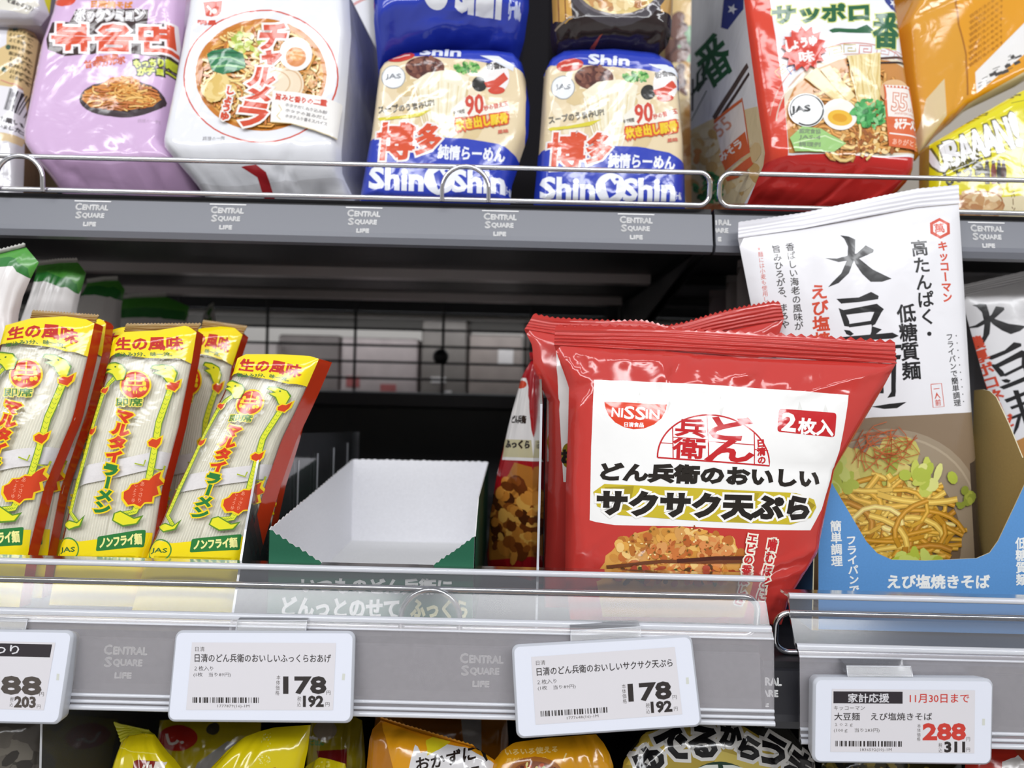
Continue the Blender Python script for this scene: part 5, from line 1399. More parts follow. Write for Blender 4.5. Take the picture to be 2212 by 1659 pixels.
def shinshin(A, q):
    Z = lambda L: [q(x, y) for x, y in L]
    BE, B = 'e6d3ae', '2c40b4'
    def el(cx, cy, rx, ry, c, **k):
        p = q(cx, cy); A.ell(p[0], p[1], rx * q.k, ry * q.k, c, **k)
    def tx(s, a, b, h, c, bold=0, out=(), **k): A.text(s, q(*a), q(*b), h * q.k, c, bold * q.k, [(r * q.k, cc) for r, cc in out], **k)
    A.poly(Z([(1150, 150), (1200, 143), (1275, 141), (1376, 149), (1500, 170), (1500, 460), (1150, 460)]), BE)
    p = q(1300, 250); A.bits(p[0], p[1], 120, 75, 60, 26, ['ead9b6', 'e2cda2', 'efe2c6', 'dcc596'], 70)
    el(1283, 168, 42, 26, '6a3c32'); p = q(1285, 168); A.bits(p[0], p[1], 36, 22, 40, 9, ['7a4a3c', '5a3028', '8a5a48', '4a2620'], 71)
    p = q(1372, 168); A.bits(p[0], p[1], 28, 12, 60, 5, ['4f9a44', '6fb45c', '3a7f38', 'a0cc7c'], 72); el(1400, 200, 16, 16, '2a2a26')
    A.poly(Z([(1258, 200), (1290, 178), (1340, 172), (1378, 186), (1368, 240), (1342, 320), (1310, 320), (1282, 250)]), 'f1e9cf')
    for k in range(16):
        x = 1262 + k * 7.2; A.line([q(x, 196 + abs(k - 8) * 2), q(x + (8 - k) * .9, 250), q(1318 + (k - 8) * 3.4, 318)], 3.2 * q.k, ('f6f0dc', 'e6d8ae', 'efe4c4')[k % 3])
    A.poly(Z([(1140, 324), (1170, 322), (1275, 314), (1376, 318), (1444, 330), (1481, 350), (1510, 365), (1510, 480), (1140, 480)]), B)
    el(1216, 189, 26, 25, 'eef0f2'); p = q(1216, 189); A.ring(p[0], p[1], 25 * q.k, 24 * q.k, 1.5, '8a9096'); tx('JAS', (1200, 196), (1232, 195), 13, '8a8e94', .6)
    el(1231, 142, 29, 13, 'c8402e', rot=-8); A.line(Z([(1212, 145), (1250, 138)]), 4 * q.k, 'efc8bc')
    tx('Shin', (1272, 138), (1358, 142), 20, 'dfe4f2', 1.6)
    A.poly(Z([(1184, 278), (1230, 272), (1300, 258), (1276, 272), (1190, 284)]), 'd9cc3c'); tx('スープのうまみUP!', (1187, 268), (1305, 250), 16, '6a665e', .5)
    A.poly(Z([(1346, 252), (1360, 238), (1376, 226), (1410, 226), (1416, 246), (1462, 238), (1466, 258), (1400, 268), (1350, 274)]), 'f0ece0')
    tx('90', (1373, 268), (1410, 262), 40, 'cf4a38', 1.4, slant=.1); tx('ゆで時間', (1347, 268), (1370, 264), 9, '6a6058', .3); tx('秒の替え玉', (1412, 258), (1463, 246), 11, 'cf5a44', .4)
    tx('炊き出し豚骨', (1354, 300), (1463, 283), 22, 'ecc81e', 1.2, out=[(3.2, 'd8582a')]); tx('風味', (1442, 308), (1464, 305), 8, 'd0705a', .4)
    el(1437, 184, 27, 34, 'f0ecea'); A.poly(Z([(1410, 196), (1432, 190), (1452, 174), (1462, 188), (1440, 206), (1416, 206)]), 'd04a34'); el(1437, 212, 18, 8, 'd04a34'); tx('粉香麺', (1416, 170), (1458, 164), 13, '4a4644', .8); A.poly(Z([(1400, 140), (1440, 140), (1474, 160), (1472, 172), (1440, 156)]), 'e4e8f2')
    tx('博', (1182, 366), (1260, 364), 76, 'd8522e', 2.6, out=[(4, 'f2ece8')], slant=.1); tx('多', (1268, 354), (1318, 350), 62, 'd8522e', 2.6, out=[(4, 'f2ece8')], slant=.1)
    tx('純情らーめん', (1314, 362), (1456, 368), 30, 'eef0f6', 1.0)
    tx('Shin', (1170, 428), (1282, 430), 44, 'f0f2f8', 2.6); tx('Shin', (1348, 432), (1456, 432), 44, 'f0f2f8', 2.6)
    el(1319, 406, 33, 32, 'f0f2f8'); A.poly(Z([(1306, 395), (1318, 386), (1328, 400), (1332, 396), (1330, 420), (1316, 428), (1310, 412)]), B); el(1333, 388, 4, 3, B)
    tx('らーめん', (1460, 430), (1472, 430), 16, 'dfe4f2', .4)
BLUE = '2c40b4'
class IdMap(Map): pass
pack('noodle_pack', 'blue and cream noodle pack on the shelf, next to the black-topped stack', 'noodle pack', GP, Plane(1320, 280, .523, 7),
     [(1153, 440), (1164, 337), (1169, 270), (1174, 189), (1177, 142)], [(1488, 440), (1484, 304), (1474, 209), (1471, 159)], [(1177, 142), (1191, 111), (1221, 93), (1329, 88), (1420, 98), (1454, 118), (1471, 159)],
     bfront(121, .012, .0018, .0010), BLUE, lambda A: shinshin(A, Map((1153, 142), (1153, 142), 1.0, 0)), .11, puff=0, back=(0, 1, -.04), shrink=.25)
pack('noodle_pack', 'blue and cream noodle pack on the shelf beside the white ramen bowl pack', 'noodle pack', GP, Plane(950, 280, .523, 7),
     [(766, 427), (780, 370), (796, 277), (806, 200), (815, 144)], [(1098, 435), (1104, 388), (1123, 333), (1142, 277), (1145, 211), (1131, 125)], [(815, 144), (830, 118), (870, 100), (950, 91), (1060, 92), (1106, 97), (1131, 125)],
     bfront(124, .012, .0020, .0011), BLUE, lambda A: shinshin(A, Map((1153, 142), (787, 118), 1.01, 1.0)), .11, puff=0, back=(0, 1, -.06), shrink=.3)
def bluetop(A):
    A.ell(942, -4, 25, 18, 'eef0f6'); A.ell(942, -10, 9, 8, BLUE); A.text('Shin', (985, 14), (1078, 24), 58, 'eef0f6', 4); A.text('Shin', (810, -20), (905, -12), 58, 'eef0f6', 4); A.text('らーめん', (1098, 30), (1124, 32), 30, 'c8d0ee', 1)
pack('noodle_pack', 'blue noodle pack lying on top of another blue pack at the upper edge', 'noodle pack', GP, Plane(965, 30, .522, 5),
     [(796, 112), (800, 70), (801, 17), (800, -160)], [(1130, 92), (1120, 78), (1134, 50), (1143, 0), (1146, -160)], None, bfront(127, .012, .003, .003, crumple=.030, vb=.32, nf=14), BLUE, bluetop, .10, puff=0, back=(0, 1, .15), B=[(796, 112), (850, 84), (960, 66), (1070, 70), (1130, 92)], stand=False)
def black(A):
    A.poly([(1180, -160), (1480, -160), (1470, 70), (1430, 100), (1200, 100)], '2e2424')
    A.poly([(1194, -40), (1232, -20), (1236, 42), (1222, 50), (1196, 36)], 'c89a4a'); A.poly([(1420, -20), (1462, -30), (1460, 24), (1428, 26)], 'c49a58')
    for x in (1206, 1220): A.line([(x, -40), (x + 2, 44)], 3, '8a5a28')
    A.ell(1335, -30, 108, 82, '474248', n=44); A.ell(1336, -34, 98, 70, '6a6266', n=44); A.ell(1336, -36, 92, 66, 'd9c07c', n=44); A.bits(1330, -6, 62, 24, 60, 14, ['c8955c', 'e0c48c', 'b07a48', 'ecd8a6'], 77)
    A.line([(1200, 56), (1240, 36)], 4, '8a7a6a'); A.poly([(1268, 84), (1298, 64), (1304, 62), (1286, 80)], 'c4542c')
pack('noodle_pack', 'black and gold noodle pack on top of the blue pack, its bowl cut off', 'noodle pack', GP, Plane(1330, 30, .522, 5),
     [(1216, 92), (1196, 76), (1191, 60), (1194, 0), (1196, -160)], [(1424, 94), (1452, 72), (1457, 55), (1461, 0), (1464, -160)], None, bfront(131, .012, .0022, .002, crumple=.014, vb=.2), '2e2424', black, .10, puff=0, back=(0, 1, .15), B=[(1216, 92), (1270, 80), (1330, 76), (1390, 82), (1424, 94)], stand=False)

# red and white noodle pack in the bay beyond the post
GR = '22603c'
def sapporo(A):
    A.poly([(1600, -60), (1660, -60), (1664, 0), (1693, 202), (1704, 345), (1640, 345)], 'd8452f'); A.poly([(1640, 346), (1704, 334), (1797, 332), (1900, 340), (1990, 338), (1990, 480), (1590, 480), (1590, 400)], 'c22a26')
    A.poly([(1704, 330), (1693, 200), (1720, 165), (1760, 138), (1850, 121), (1965, 130), (1990, 330), (1900, 338), (1797, 331)], 'e9dcc4')
    A.ring(1848, 275, 172, 158, 3, 'd8b8a8', a0=185, a1=330); A.ring(1848, 275, 186, 182, 2, 'd88a78', a0=188, a1=330)
    def key(x, y, c, r):
        z = Map((0, 0), (x, y), 1.0, r); A.line([z(-14, 9), z(-14, -9), z(12, -9), z(12, 5), z(-5, 5), z(-5, -2), z(5, -2)], 2.2, c)
    key(1690, 153, 'd8a050', -42); key(1716, 145, '6f86c8', -35); key(1805, 110, 'c8b45a', -8); key(1836, 106, 'c8b45a', 0); key(1870, 108, 'd87a68', 4); key(1908, 112, 'd8a8a0', 8); key(1946, 122, 'd8a8a0', 12)
    A.poly([(1696, 232), (1715, 190), (1760, 150), (1810, 130), (1860, 124), (1920, 132), (1966, 146), (1986, 330), (1704, 330)], 'c98a48'); A.noodles(1840, 245, 140, 105, 200, 6, ['dca860', 'c98c40', 'e6c07c', 'b87832', 'd09850'], 81, .8)
    A.bits(1900, 305, 90, 26, 90, 6, ['c07a34', 'e0b468', 'a8642a', 'f0d49a', '9a5a28'], 82)
    A.line([(1828, 134), (1962, 121)], 5, '5a3c30'); A.line([(1828, 142), (1962, 133)], 4, '3a2824')
    A.poly([(1826, 124), (1900, 116), (1897, 222), (1850, 222), (1843, 170)], 'ead69a')
    for k in range(11): A.line([(1830 + k * 6.6, 124 - k * .4), (1834 + k * 5.8 + 3 * math.sin(k * 2), 145), (1836 + k * 5.4 - 3 * math.sin(k * 3), 165), (1843 + k * 4.9 + 4 * math.sin(k), 185), (1847 + k * 4.6 - 4 * math.sin(k * 1.7), 205), (1852 + k * 4.2, 226)], 3.2, ('f2e4b4', 'dcc07a', 'eedca2')[k % 3])
    A.poly([(1736, 170), (1762, 148), (1828, 222), (1812, 230)], 'ecd498'); A.poly([(1770, 152), (1791, 144), (1845, 210), (1828, 224)], 'f0dca6'); A.line([(1762, 148), (1828, 222)], 2, 'd0b070'); A.line([(1740, 170), (1812, 228)], 2, 'd0b070')
    A.ell(1930, 200, 34, 26, 'e2b888')
    A.ell(1812, 250, 38, 33, 'f4f0e8', rot=15); A.ell(1812, 257, 27, 17, 'ecbc3c', rot=8); A.ell(1812, 257, 16, 9, 'e0a020', rot=8)
    A.bits(1878, 248, 38, 30, 110, 7, ['3f9a4e', '5cb464', '2c7a3c', '8cc88a', '4aa558'], 83)
    A.poly([(1704, 300), (1730, 276), (1770, 280), (1826, 312), (1800, 330), (1716, 328)], '9ecb7c'); A.line([(1712, 312), (1780, 296), (1820, 312)], 3, 'cfe8b4')
    A.ell(1740, 241, 39, 36, 'f2f3f2'); A.ring(1740, 241, 35, 33, 3, '2a2c2c', a0=150, a1=480); A.text('JAS', (1708, 252), (1748, 248), 18, '2a2c2c', 1.2)
    for k, s in enumerate(('認定食協', 'JAS-4', '調理例')): A.text(s, (1724, 291 + 14 * k), (1770, 292 + 14 * k), 10, '7a8a70', .3)
    O = 'd9683a'
    A.poly([(1904, 186), (1964, 189), (1990, 328), (1918, 318)], O); A.poly([(1909, 192), (1960, 194), (1973, 258), (1916, 254)], 'f2e9e2')
    for k in range(7): A.poly([(1906 + k * 8, 187), (1914 + k * 8, 187), (1910 + k * 8, 194)], 'f2e9e2')
    A.text('55', (1923, 242), (1954, 244), 38, 'f2e9e2', 0, out=[(2, 'd9886a')]); A.text('th', (1956, 244), (1968, 245), 10, 'd9886a'); A.text('ANNIVERSARY', (1929, 250), (1972, 254), 5, 'd9886a'); A.text('みそラーメン', (1930, 280), (1978, 282), 20, 'f4ece4', 1.1); A.line([(1919, 290), (1984, 298)], 3, 'f2e9e2'); A.text('ありがとう', (1925, 314), (1980, 320), 13, 'f0b49a', .4)
    A.text('サッポロ', (1671, 50), (1875, 44), 37, GR, 2.6, out=[(2.2, 'd6dc7a')]); A.poly([(1790, 66), (1802, 61), (1850, 62), (1872, 53), (1890, 68), (1880, 72), (1812, 70), (1798, 72)], GR)
    A.text('番', (1886, 102), (1941, 104), 74, GR, 2.4, out=[(2.2, 'd6dc7a')])
    A.star(1735, 108, 50, 38, 14, 'd2402e', 6); A.text('し', (1698, 114), (1712, 112), 24, 'f4ecea', 1.2); A.text('味', (1728, 138), (1757, 134), 23, 'f4ecea', 1.2); A.text('ょうゆ', (1712, 108), (1764, 100), 20, 'f4ecea', 1.2)
    A.poly([(1905, -10), (1940, -12), (1944, 26), (1924, 20), (1912, 6)], '34408a'); A.star(1930, 6, 10, 4, 5, 'eef0f6')
def sapside(t, sh):
    # printed side panel along the visible edge
    pl = sh.pl; E = sh.E[0]; k = .96
    p0, p1 = pl.w(E[:1])[0], pl.w(E[-1:])[0]
    B = np.array((-.02, 1, .03)); B /= np.linalg.norm(B)
    ps = Plane(1600, 200, .55, 0); 
    ps.p0 = p0; ps.e1 = B; up = p1 - p0; up -= B * (up @ B); ps.e2 = up / np.linalg.norm(up); n = np.cross(ps.e2, ps.e1); ps.n = n if n[0] < 0 else -n
    s2 = Sheet(ps, [(1497, 440), (1493, 190), (1497, -60)], [(1618, 440), (1659, 345), (1642, 236), (1619, 67), (1604, -60)], None, None, lambda u, v, s: .0012 + .0015 * waves(5, 6, .5, 2)(u, v) * rim(u, v, .1), 16, 20)
    if np.mean([ (q - CAM) @ ps.n for q in [p0]]) > 0: ps.n = -ps.n
    mb = MB(); s2.front(mb, 'ebebee', FILM)
    A = Art(s2)
    A.poly([(1480, 290), (1530, 262), (1560, 250), (1640, 230), (1665, 345), (1600, 460), (1480, 460)], 'e2cfa4'); A.bits(1560, 350, 90, 70, 60, 18, ['dcc08a', 'e8d8b0', 'd0aa6a'], 91); A.bits(1535, 410, 30, 40, 50, 8, ['3f8a4e', '5ca464', '2c6a3c'], 92); A.bits(1505, 335, 8, 18, 8, 9, ['d08a4a', 'e0a868'], 93)
    A.poly([(1541, 252), (1618, 136), (1622, 146), (1548, 262)], '5a4a44'); A.poly([(1551, 262), (1622, 156), (1624, 162), (1556, 268)], '4a3a36')
    A.text('番', (1536, 196), (1592, 146), 86, GR, 2.2, slant=.3); A.line([(1510, 190), (1511, 160), (1523, 136), (1523, 178), (1510, 198)], 6, '2c4a3c'); A.line([(1497, 206), (1512, 184), (1531, 168)], 6, '2c4a3c'); A.line([(1496, 262), (1530, 196)], 6, '2c4a3c', taper=True); A.line([(1500, 170), (1499, 240)], 4, '34343a')
    A.poly([(1546, 262), (1607, 212), (1624, 330), (1572, 372)], 'f0e6e0'); A.line([(1546, 262), (1607, 212), (1624, 330)], 2.5, 'd9683a'); A.poly([(1545, 262), (1606, 214), (1607, 220), (1547, 268)], 'd9683a'); A.poly([(1558, 336), (1614, 284), (1624, 330), (1572, 370)], 'd9683a'); A.poly([(1570, 382), (1628, 338), (1634, 354), (1600, 384), (1576, 392)], 'd9683a')
    A.text('55', (1560, 298), (1590, 272), 28, 'd99a80', .4); A.text('みそラ', (1566, 350), (1612, 316), 18, 'f4ece4', .8)
    A.poly([(1572, -60), (1610, -60), (1610, 20), (1575, 64), (1560, 60)], '34408a'); A.star(1585, 20, 12, 5, 5, 'eef0f6')
    s2.ink(mb, A, FILM); mb.build('side_panel', t)
pack('noodle_pack', 'red and white noodle pack with green lettering and crumpled red foot', 'noodle pack', GP, Plane(1810, 200, .522, 10),
     [(1600, 450), (1610, 400), (1659, 346), (1642, 236), (1619, 67), (1604, -60)], [(1880, 460), (1943, 419), (1982, 371), (1988, 324), (1976, 216), (1953, 61), (1934, -60)], None, bfront(141, .008, .0012, .0012, crumple=.036, vb=.25, nf=12), 'edeef2', sapporo, .15, (-.02, 1, .03), 'd8452f', n=(40, 44), puff=.0, post=sapside)
def sapback(A):
    A.bits(1520, 200, 90, 180, 90, 30, ['d9bc82', 'e6d2a2', 'c8a060', 'b8905a'], 95); A.bits(1500, 90, 30, 40, 60, 12, ['3a7a48', '2c5c38', '5a9a5c'], 96); A.bits(1460, 120, 24, 90, 30, 18, ['7a5a50', '5e4440'], 98)
    A.poly([(1512, -60), (1585, -60), (1560, 30), (1532, 72), (1516, 30)], 'e9ddd6'); A.poly([(1516, -60), (1582, -60), (1558, 28), (1534, 66), (1520, 28)], 'd9683a'); A.text('みそ', (1524, 22), (1562, -4), 24, 'f0e4dc', 1)
pack('noodle_pack', 'cream noodle pack with an orange seal standing behind the red and white pack', 'noodle pack', GP, Plane(1540, 200, .735, 6),
     [(1452, 420), (1440, -60)], [(1600, 420), (1608, -60)], None, bfront(145, .014), 'd9bc82', sapback, .09)

# yellow pack and the orange one tipped over it
def ubaaan(A):
    A.poly([(2008, 440), (2240, 420), (2240, 480), (2008, 480)], 'e6d8b4'); A.bits(2120, 440, 50, 26, 40, 18, ['dcb98c', 'c89a6c', 'e8d0a8', 'b8845a'], 101); A.ring(2120, 436, 44, 22, 3, 'b07a50'); A.bits(2035, 425, 14, 14, 20, 7, ['8a9a3c', 'c8c06a'], 103)
    UB = [("U", 2029, 2051, 373, 54), ('B', 2055, 2078, 362, 56), ('A', 2080, 2107, 353, 58), ('A', 2106, 2134, 344, 60), ('A', 2132, 2161, 335, 62), ('N', 2164, 2190, 326, 66), ('!', 2198, 2209, 316, 72)]
    for ch, a, b, y, h in UB: A.text(ch, (a, y), (b, y - .3 * (b - a)), h, '6a6430', 5.2)
    for ch, a, b, y, h in UB: A.text(ch, (a, y), (b, y - .3 * (b - a)), h, 'eceaec', 2.4)
    A.text('TOKYO', (2066, 274), (2142, 244), 11, '8a8228', .8); A.text('にんにく', (2060, 372), (2122, 344), 26, '5a5418', 1.6); A.text('しょう油', (2048, 402), (2126, 372), 30, '3c3812', 2.0)
    for k, x in enumerate((2132, 2146, 2158, 2168)): A.poly([(x - 5, 398), (x - 6, 368), (x - 3, 352), (x + 3, 352), (x + 6, 368), (x + 5, 398)], ['3a3026', '7a3428', '2e2a26', '4a2a26'][k]); A.ell(x, 350, 4, 5, '3a2c26')
    A.ring(2240, 350, 34, 40, 2.5, 'b8b024'); A.vtext('ドバーン', (2186, 396), (2190, 460), 9, '7a5a3a', .4); A.text('36', (2192, 208), (2212, 203), 14, '6a6428', .8); A.line([(2186, 222), (2214, 216)], 1.5, '8a8228')
pack('noodle_pack', 'bright yellow noodle pack with white block lettering under the orange pack', 'noodle pack', GP, Plane(2120, 380, .526, 4),
     [(2018, 460), (2017, 400), (2018, 306)], [(2400, 466), (2400, 105)], [(2018, 306), (2212, 192), (2400, 105)], bfront(151, .006, .001, .0008), 'dfd41c', ubaaan, .018, puff=0)
def orange(A):
    A.poly([(1956, 60), (1990, -60), (2060, -60), (2072, 60), (2088, 120), (2092, 206), (2030, 284), (1990, 330)], 'd99a2c')
    A.poly([(1985, 290), (2000, 215), (2040, 170), (2044, 250), (1994, 325)], 'd9c49a')
    A.line([(2062, -60), (2070, 54), (2088, 118), (2092, 204)], 4, 'a86a18')
    A.poly([(2108, 155), (2212, 50), (2280, 0), (2280, 120), (2212, 118), (2112, 200)], 'eceaea')
    R = random.Random(9)
    for k in range(26):
        a = R.random(); b = R.uniform(.1, .9); x, y = 2114 + a * 150, 160 - a * 108 + b * 40; A.line([(x, y), (x + R.uniform(6, 18), y - 6)], R.choice((1.5, 4, 7)), '4a4644')
    for k in range(9): A.text('調理方法のめやす', (2096, 60 + 13 * k - 20), (2170, 60 + 13 * k - 72), 7, 'a86a18')
    A.poly([(1994, 336), (2034, 290), (2098, 218), (2240, 140), (2240, 165), (2105, 240), (2000, 345)], 'e2d2b8')
pack('noodle_pack', 'orange noodle pack tipped over the yellow one at the upper picture corner', 'noodle pack', GP, Plane(2080, 120, .558, 6),
     [(1992, 336), (1985, 311), (1967, 181), (1956, 47), (1988, -20), (1996, -90)], [(2330, 100), (2380, -160)], None, bfront(155, .010, .0018, .0014), 'e09a1c', orange, .10, puff=0, back=(.02, 1, .25), B=[(1992, 336), (2032, 286), (2100, 226), (2212, 172), (2330, 100)], stand=False)

# beige pack and the one on it at the picture edge
def beige(A):
    A.poly([(-60, 40), (16, 46), (14, 96), (-4, 106), (-60, 110)], 'eceaf0'); A.poly([(-60, 176), (42, 190), (36, 290), (-60, 280)], 'eeecf0'); A.text('お願い', (0, 262), (34, 268), 11, '4a4648', .5); A.text('いました', (-4, 276), (34, 282), 10, '4a4648', .5)
    R = random.Random(3)
    for k, y in enumerate((66, 78, 90, 104, 118, 130, 142, 156, 168)): A.text(R.choice(('お湯をそそぎ', '鍋に水を入れ', 'よくまぜて')), (18 + (k % 3), y), (62 - k * 1.8, y + 8), 7.5, '6a5a38', .4)
    for x, y in ((30, 60), (18, 102), (7, 149)): A.ell(x, y, 5.5, 5.5, '3f5a48')
    A.barcode((8, 236), (37, 244), 48, '3a383c', 7, 12); A.line([(0, 172), (42, 188)], 2, 'd88a80'); A.poly([(-60, 290), (36, 300), (34, 420), (-60, 420)], 'd8d6da'); A.poly([(-60, 285), (35, 292), (33, 308), (-60, 300)], 'e2c89a')
pack('noodle_pack', 'beige noodle pack showing its printed back and barcode at the picture edge', 'noodle pack', GP, Plane(0, 220, .567, 6),
     [(-220, 410), (-220, 40)], [(30, 415), (34, 330), (36, 250), (66, 74)], [(-220, 40), (0, 44), (18, 47), (54, 48), (66, 74)], bfront(161, .010, .002, .0016), 'e0c48c', beige, .11, (-.34, 1, .04), puff=0)
def greytop(A):
    A.poly([(-60, -40), (60, -30), (84, 10), (60, 30), (-60, 10)], 'e6e2d6'); A.text('を温めるだけ', (14, 4), (72, 26), 10, '5a5450', .5); A.poly([(84, -60), (110, -60), (104, 12), (92, 22)], 'd2c81e')
pack('noodle_pack', 'grey and white noodle pack lying on top of the beige one', 'noodle pack', GP, Plane(10, 0, .562, 5),
     [(-220, 36), (-220, -120)], [(74, 42), (92, 20), (110, -120)], None, bfront(165, .008, .0016, .0012), 'cfccd2', greytop, .11, (-.4, 1, .04), stand=False, puff=0)
# ------------------------------------------------------------ goods of the bottom shelf
GB = 'pouches on the bottom shelf'
YL = 'e0cb14'
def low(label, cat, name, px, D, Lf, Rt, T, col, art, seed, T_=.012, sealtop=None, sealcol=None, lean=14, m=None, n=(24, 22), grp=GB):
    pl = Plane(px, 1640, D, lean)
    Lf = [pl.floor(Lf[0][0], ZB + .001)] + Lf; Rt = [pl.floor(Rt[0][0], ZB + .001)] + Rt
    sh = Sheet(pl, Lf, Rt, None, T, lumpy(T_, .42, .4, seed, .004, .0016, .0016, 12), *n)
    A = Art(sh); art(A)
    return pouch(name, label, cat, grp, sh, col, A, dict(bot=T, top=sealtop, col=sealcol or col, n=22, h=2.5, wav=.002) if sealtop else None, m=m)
def a1(A):
    A.poly([(306, 1636), (312, 1634), (350, 1638), (380, 1660), (388, 1690), (300, 1690)], '8a2a22'); A.text('小腹', (320, 1662), (366, 1664), 24, 'efe6dc', 1.4, slant=.1); A.text('満たし', (316, 1692), (384, 1694), 26, 'efe6dc', 1.4); A.line([(258, 1612), (300, 1618), (350, 1624)], 1.5, 'f0e468')
low('yellow pouch with a maroon patch and twisted top, lowest at the dark corner', 'snack pouch', 'snack_pouch', 330, .43, [(238, 1680), (250, 1640), (262, 1603)], [(404, 1680), (385, 1648), (356, 1618), (334, 1586)], [(262, 1603), (280, 1588), (310, 1583), (334, 1586)], YL, a1, 201, sealtop=[(247, 1560), (262, 1566), (300, 1572), (324, 1578)], sealcol='b8b420')
def a2(A):
    A.poly([(570, 1660), (580, 1654), (604, 1650), (600, 1680), (560, 1690)], '8a2a22')
    A.bits(582, 1612, 16, 34, 40, 2, ['f4ec8c', 'efe25c'], 202)
low('bright yellow pouch with a slanting crimped top under the level price tag', 'snack pouch', 'snack_pouch', 560, .425, [(430, 1690), (454, 1660), (490, 1622)], [(652, 1690), (657, 1655), (665, 1619), (671, 1566)], [(490, 1622), (528, 1592), (560, 1580), (594, 1571), (671, 1566)], 'e4cf12', a2, 205)
def a3(A):
    A.ell(392, 1590, 44, 26, 'b8281e'); A.text('し.', (374, 1604), (408, 1600), 22, 'e6dcd6', 1.5, slant=-.2); A.poly([(440, 1640), (500, 1596), (520, 1600), (470, 1660), (430, 1665)], 'a8a4a0'); A.ell(466, 1572, 14, 12, '4a4438')
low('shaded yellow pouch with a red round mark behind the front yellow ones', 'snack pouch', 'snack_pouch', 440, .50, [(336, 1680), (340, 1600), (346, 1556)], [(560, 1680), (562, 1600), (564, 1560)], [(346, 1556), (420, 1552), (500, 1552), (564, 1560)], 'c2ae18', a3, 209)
def a4(A):
    A.poly([(690, 1616), (755, 1612), (754, 1650), (700, 1650)], '7e1a1e'); A.text('ごはん', (674, 1606), (706, 1604), 10, '5a9a4a', .8); A.ell(706, 1574, 26, 20, 'a89a8a'); A.line([(668, 1590), (692, 1592)], 5, 'e0dcd8')
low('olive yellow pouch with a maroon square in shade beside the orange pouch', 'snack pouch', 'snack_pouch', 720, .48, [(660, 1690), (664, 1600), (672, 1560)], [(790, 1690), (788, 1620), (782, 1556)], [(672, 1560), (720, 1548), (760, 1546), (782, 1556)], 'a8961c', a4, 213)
def a4b(A): A.bits(700, 1650, 20, 8, 8, 3, ['efe26c'], 216)
low('small yellow pouch corner tucked below the olive one', 'snack pouch', 'snack_pouch', 690, .45, [(655, 1690), (660, 1656)], [(752, 1690), (746, 1650)], [(660, 1640), (690, 1634), (712, 1640), (746, 1654)] if False else [(660, 1656), (690, 1636), (712, 1640), (746, 1650)], 'd8c414', a4b, 217, T_=.006)
def a5(A):
    A.poly([(790, 1552), (822, 1550), (858, 1660), (840, 1700), (780, 1700)], 'b87414')
    A.poly([(886, 1659), (898, 1602), (904, 1606), (912, 1620), (960, 1604), (1010, 1614), (1052, 1636), (1070, 1650), (1072, 1720), (880, 1720)], 'eceaec'); A.poly([(922, 1596), (944, 1588), (974, 1602), (926, 1625)], 'e2d226')
    A.text('おかずに', (904, 1657), (1028, 1636), 27, '2a201c', .9, slant=.1); A.text('もつに', (936, 1690), (1040, 1672), 26, '2a201c', .9)
    A.line([(1008, 1606), (1040, 1620), (1052, 1640)], 5, '2a2420')
low('orange pouch with a white speech patch and folded top beside the yellow ones', 'snack pouch', 'snack_pouch', 930, .428, [(788, 1700), (794, 1640), (800, 1580), (823, 1556)], [(1072, 1700), (1070, 1643), (1030, 1616)], [(823, 1556), (880, 1574), (960, 1596), (1030, 1616)], 'e8a01a', a5, 221, sealtop=[(822, 1549), (880, 1568), (960, 1590), (1024, 1610)], sealcol='dc9418')
def a6(A): A.poly([(996, 1540), (1040, 1540), (1041, 1622), (1006, 1620)], 'a9a8aa'); A.poly([(860, 1540), (996, 1540), (1000, 1612), (900, 1590)], '8a5214')
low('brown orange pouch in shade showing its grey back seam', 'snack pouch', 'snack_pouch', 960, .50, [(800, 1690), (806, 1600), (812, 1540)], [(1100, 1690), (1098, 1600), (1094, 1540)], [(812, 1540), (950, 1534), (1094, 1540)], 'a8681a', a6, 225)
def a7(A):
    A.text('いろいろ使える', (1092, 1628), (1204, 1618), 11, 'f0cc7c', .5); A.text('具材たっぷり', (1092, 1642), (1180, 1636), 9, 'eebf60', .3)
    A.ell(1155, 1662, 58, 34, 'a8662a'); A.ell(1157, 1666, 50, 28, '8a4a24'); A.bits(1157, 1666, 44, 24, 80, 6, ['d8c45c', 'c8552c', 'e8d88c', '8aa03c', 'd89a4c', '5a2a1c'], 227); A.line([(1214, 1636), (1222, 1620)], 3, 'f4d890')
low('orange pouch with a bowl picture under the tilted price tag', 'snack pouch', 'snack_pouch', 1180, .428, [(1046, 1700), (1062, 1650), (1084, 1622)], [(1328, 1700), (1324, 1646), (1310, 1612), (1288, 1586)], [(1084, 1622), (1110, 1604), (1180, 1594), (1288, 1586)], 'dd9a14', a7, 231)
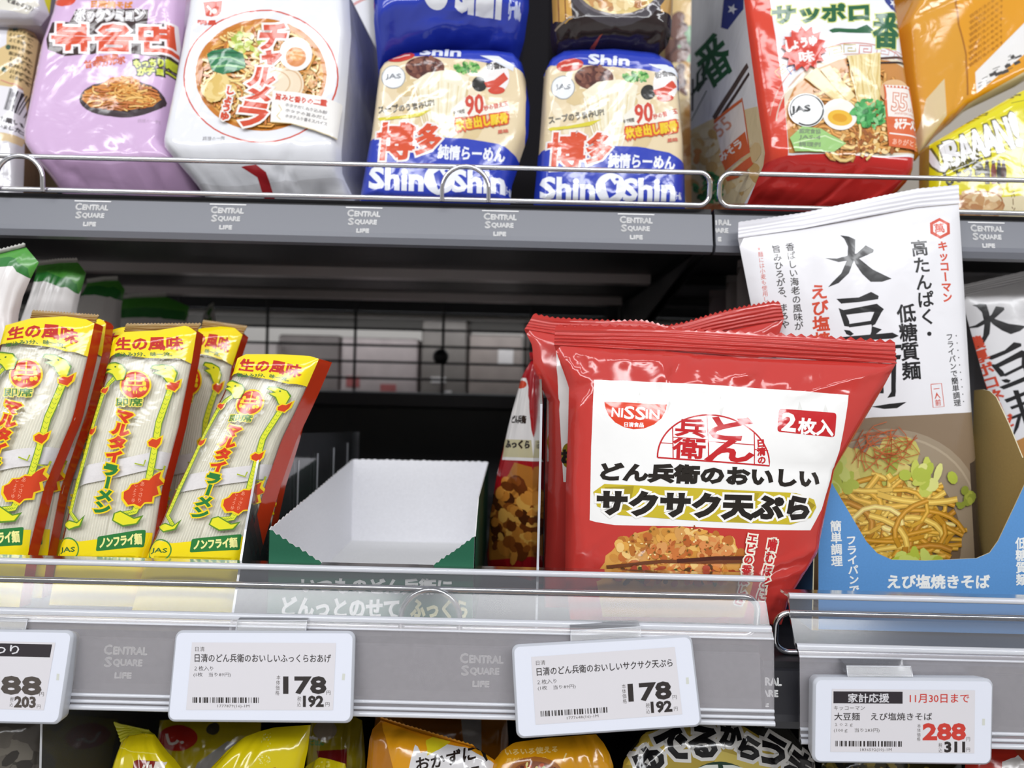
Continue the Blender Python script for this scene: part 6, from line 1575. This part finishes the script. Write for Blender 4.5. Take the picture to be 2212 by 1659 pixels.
def a8(A):
    GO = 'a8923c'
    A.poly([(1348, 1640), (1394, 1582), (1440, 1572), (1500, 1560), (1600, 1566), (1700, 1600), (1760, 1680), (1760, 1760), (1330, 1760)], GO); A.poly([(1388, 1586), (1440, 1578), (1470, 1600), (1420, 1640), (1350, 1650)], 'cbb04c'); A.poly([(1540, 1612), (1640, 1640), (1760, 1700), (1760, 1760), (1500, 1760)], 'c8b45a')
    A.poly([(1600, 1565), (1690, 1560), (1760, 1640), (1720, 1640)], '2a2a26')
    A.ell(1545, 1720, 86, 84, '1f3a2a', n=40); A.poly([(1498, 1650), (1516, 1643), (1541, 1642), (1540, 1690), (1510, 1690)], 'd8dcd4'); A.poly([(1551, 1643), (1572, 1643), (1622, 1658), (1640, 1690), (1556, 1690)], 'd8dcd4'); A.poly([(1560, 1650), (1582, 1652), (1590, 1690), (1566, 1690)], '1f3a2a')
    qs = []
    for ch, x, y, s, r in (('ゆ', 1400, 1640, 56, -28), ('で', 1448, 1606, 58, -18), ('る', 1512, 1597, 56, 12), ('か', 1572, 1582, 40, 14), ('ら', 1610, 1610, 40, 22), ('う', 1660, 1616, 54, 26), ('ま', 1720, 1652, 56, 34)):
        c, q = math.cos(rad(r)), math.sin(rad(r)); L = (x - s / 2 * c - s / 2 * -q * -1 * -1, y - s / 2 * q + s / 2 * c)
        L = (x - s / 2 * c - s / 2 * q, y - s / 2 * q + s / 2 * c); Rr = (L[0] + s * c, L[1] + s * q)
        qs.append((ch, L, Rr, s))
    for ch, L, Rr, s in qs: A.text(ch, L, Rr, s, 'd6d4d0', 10.5)
    for ch, L, Rr, s in qs: A.text(ch, L, Rr, s, '141416', 3.4)
low('black and gold pouch with big curved lettering below the clear rail end', 'snack pouch', 'snack_pouch', 1550, .425, [(1330, 1720), (1348, 1640), (1372, 1605)], [(1768, 1720), (1758, 1640), (1716, 1588), (1690, 1556)], [(1372, 1605), (1394, 1582), (1450, 1565), (1530, 1554), (1690, 1556)], '2c2b24', a8, 235, n=(50, 34))
def a9(A):
    A.poly([(2150, 1640), (2190, 1626), (2215, 1632), (2230, 1660), (2230, 1700), (2140, 1700)], 'e6e0de'); A.poly([(2148, 1600), (2212, 1604), (2230, 1622), (2196, 1640), (2180, 1616)], 'a8402a')
low('red pouch with a pale rounded panel at the bottom picture corner', 'snack pouch', 'snack_pouch', 2200, .43, [(2080, 1700), (2090, 1600)], [(2330, 1700), (2330, 1590)], [(2090, 1596), (2200, 1585), (2330, 1590)] if False else [(2090, 1600), (2200, 1588), (2330, 1590)], 'b83024', a9, 239)
def a10(A): A.bits(1880, 1660, 120, 20, 40, 10, ['3a3a2c', '8a7a3c', '2a2a22', 'b09a4a'], 241)
low('dark olive pouch under the white tag with the red price', 'snack pouch', 'snack_pouch', 1920, .47, [(1770, 1720), (1776, 1640)], [(2080, 1720), (2076, 1640)], [(1776, 1640), (1900, 1600), (2076, 1640)], '4a4428', a10, 243, T_=.008)
for i, (D, xa, xb, yt, c, lab) in enumerate([(.47, -160, 104, 1540, '5c5650', 'dusky grey pouch behind the clear divider under the cut price tag'), (.50, 122, 236, 1538, '484240', 'dark brownish pouch just right of the bottom clear divider')]):
    def ad(A, xa=xa, xb=xb, i=i): A.bits((xa + xb) / 2, 1640, (xb - xa) * .42, 70, 60, 26, [['6a645c', '4a4640', '7a746a', '3c3834'], ['3a3634', '56504c', '5e4a40', '2c2a2a']][i], 245 + i)
    low(lab, 'snack pouch', 'snack_pouch', (xa + xb) / 2, D, [(xa, 1720), (xa, yt)], [(xb, 1720), (xb, yt)], None, c, ad, 250 + i, T_=.012, lean=8)
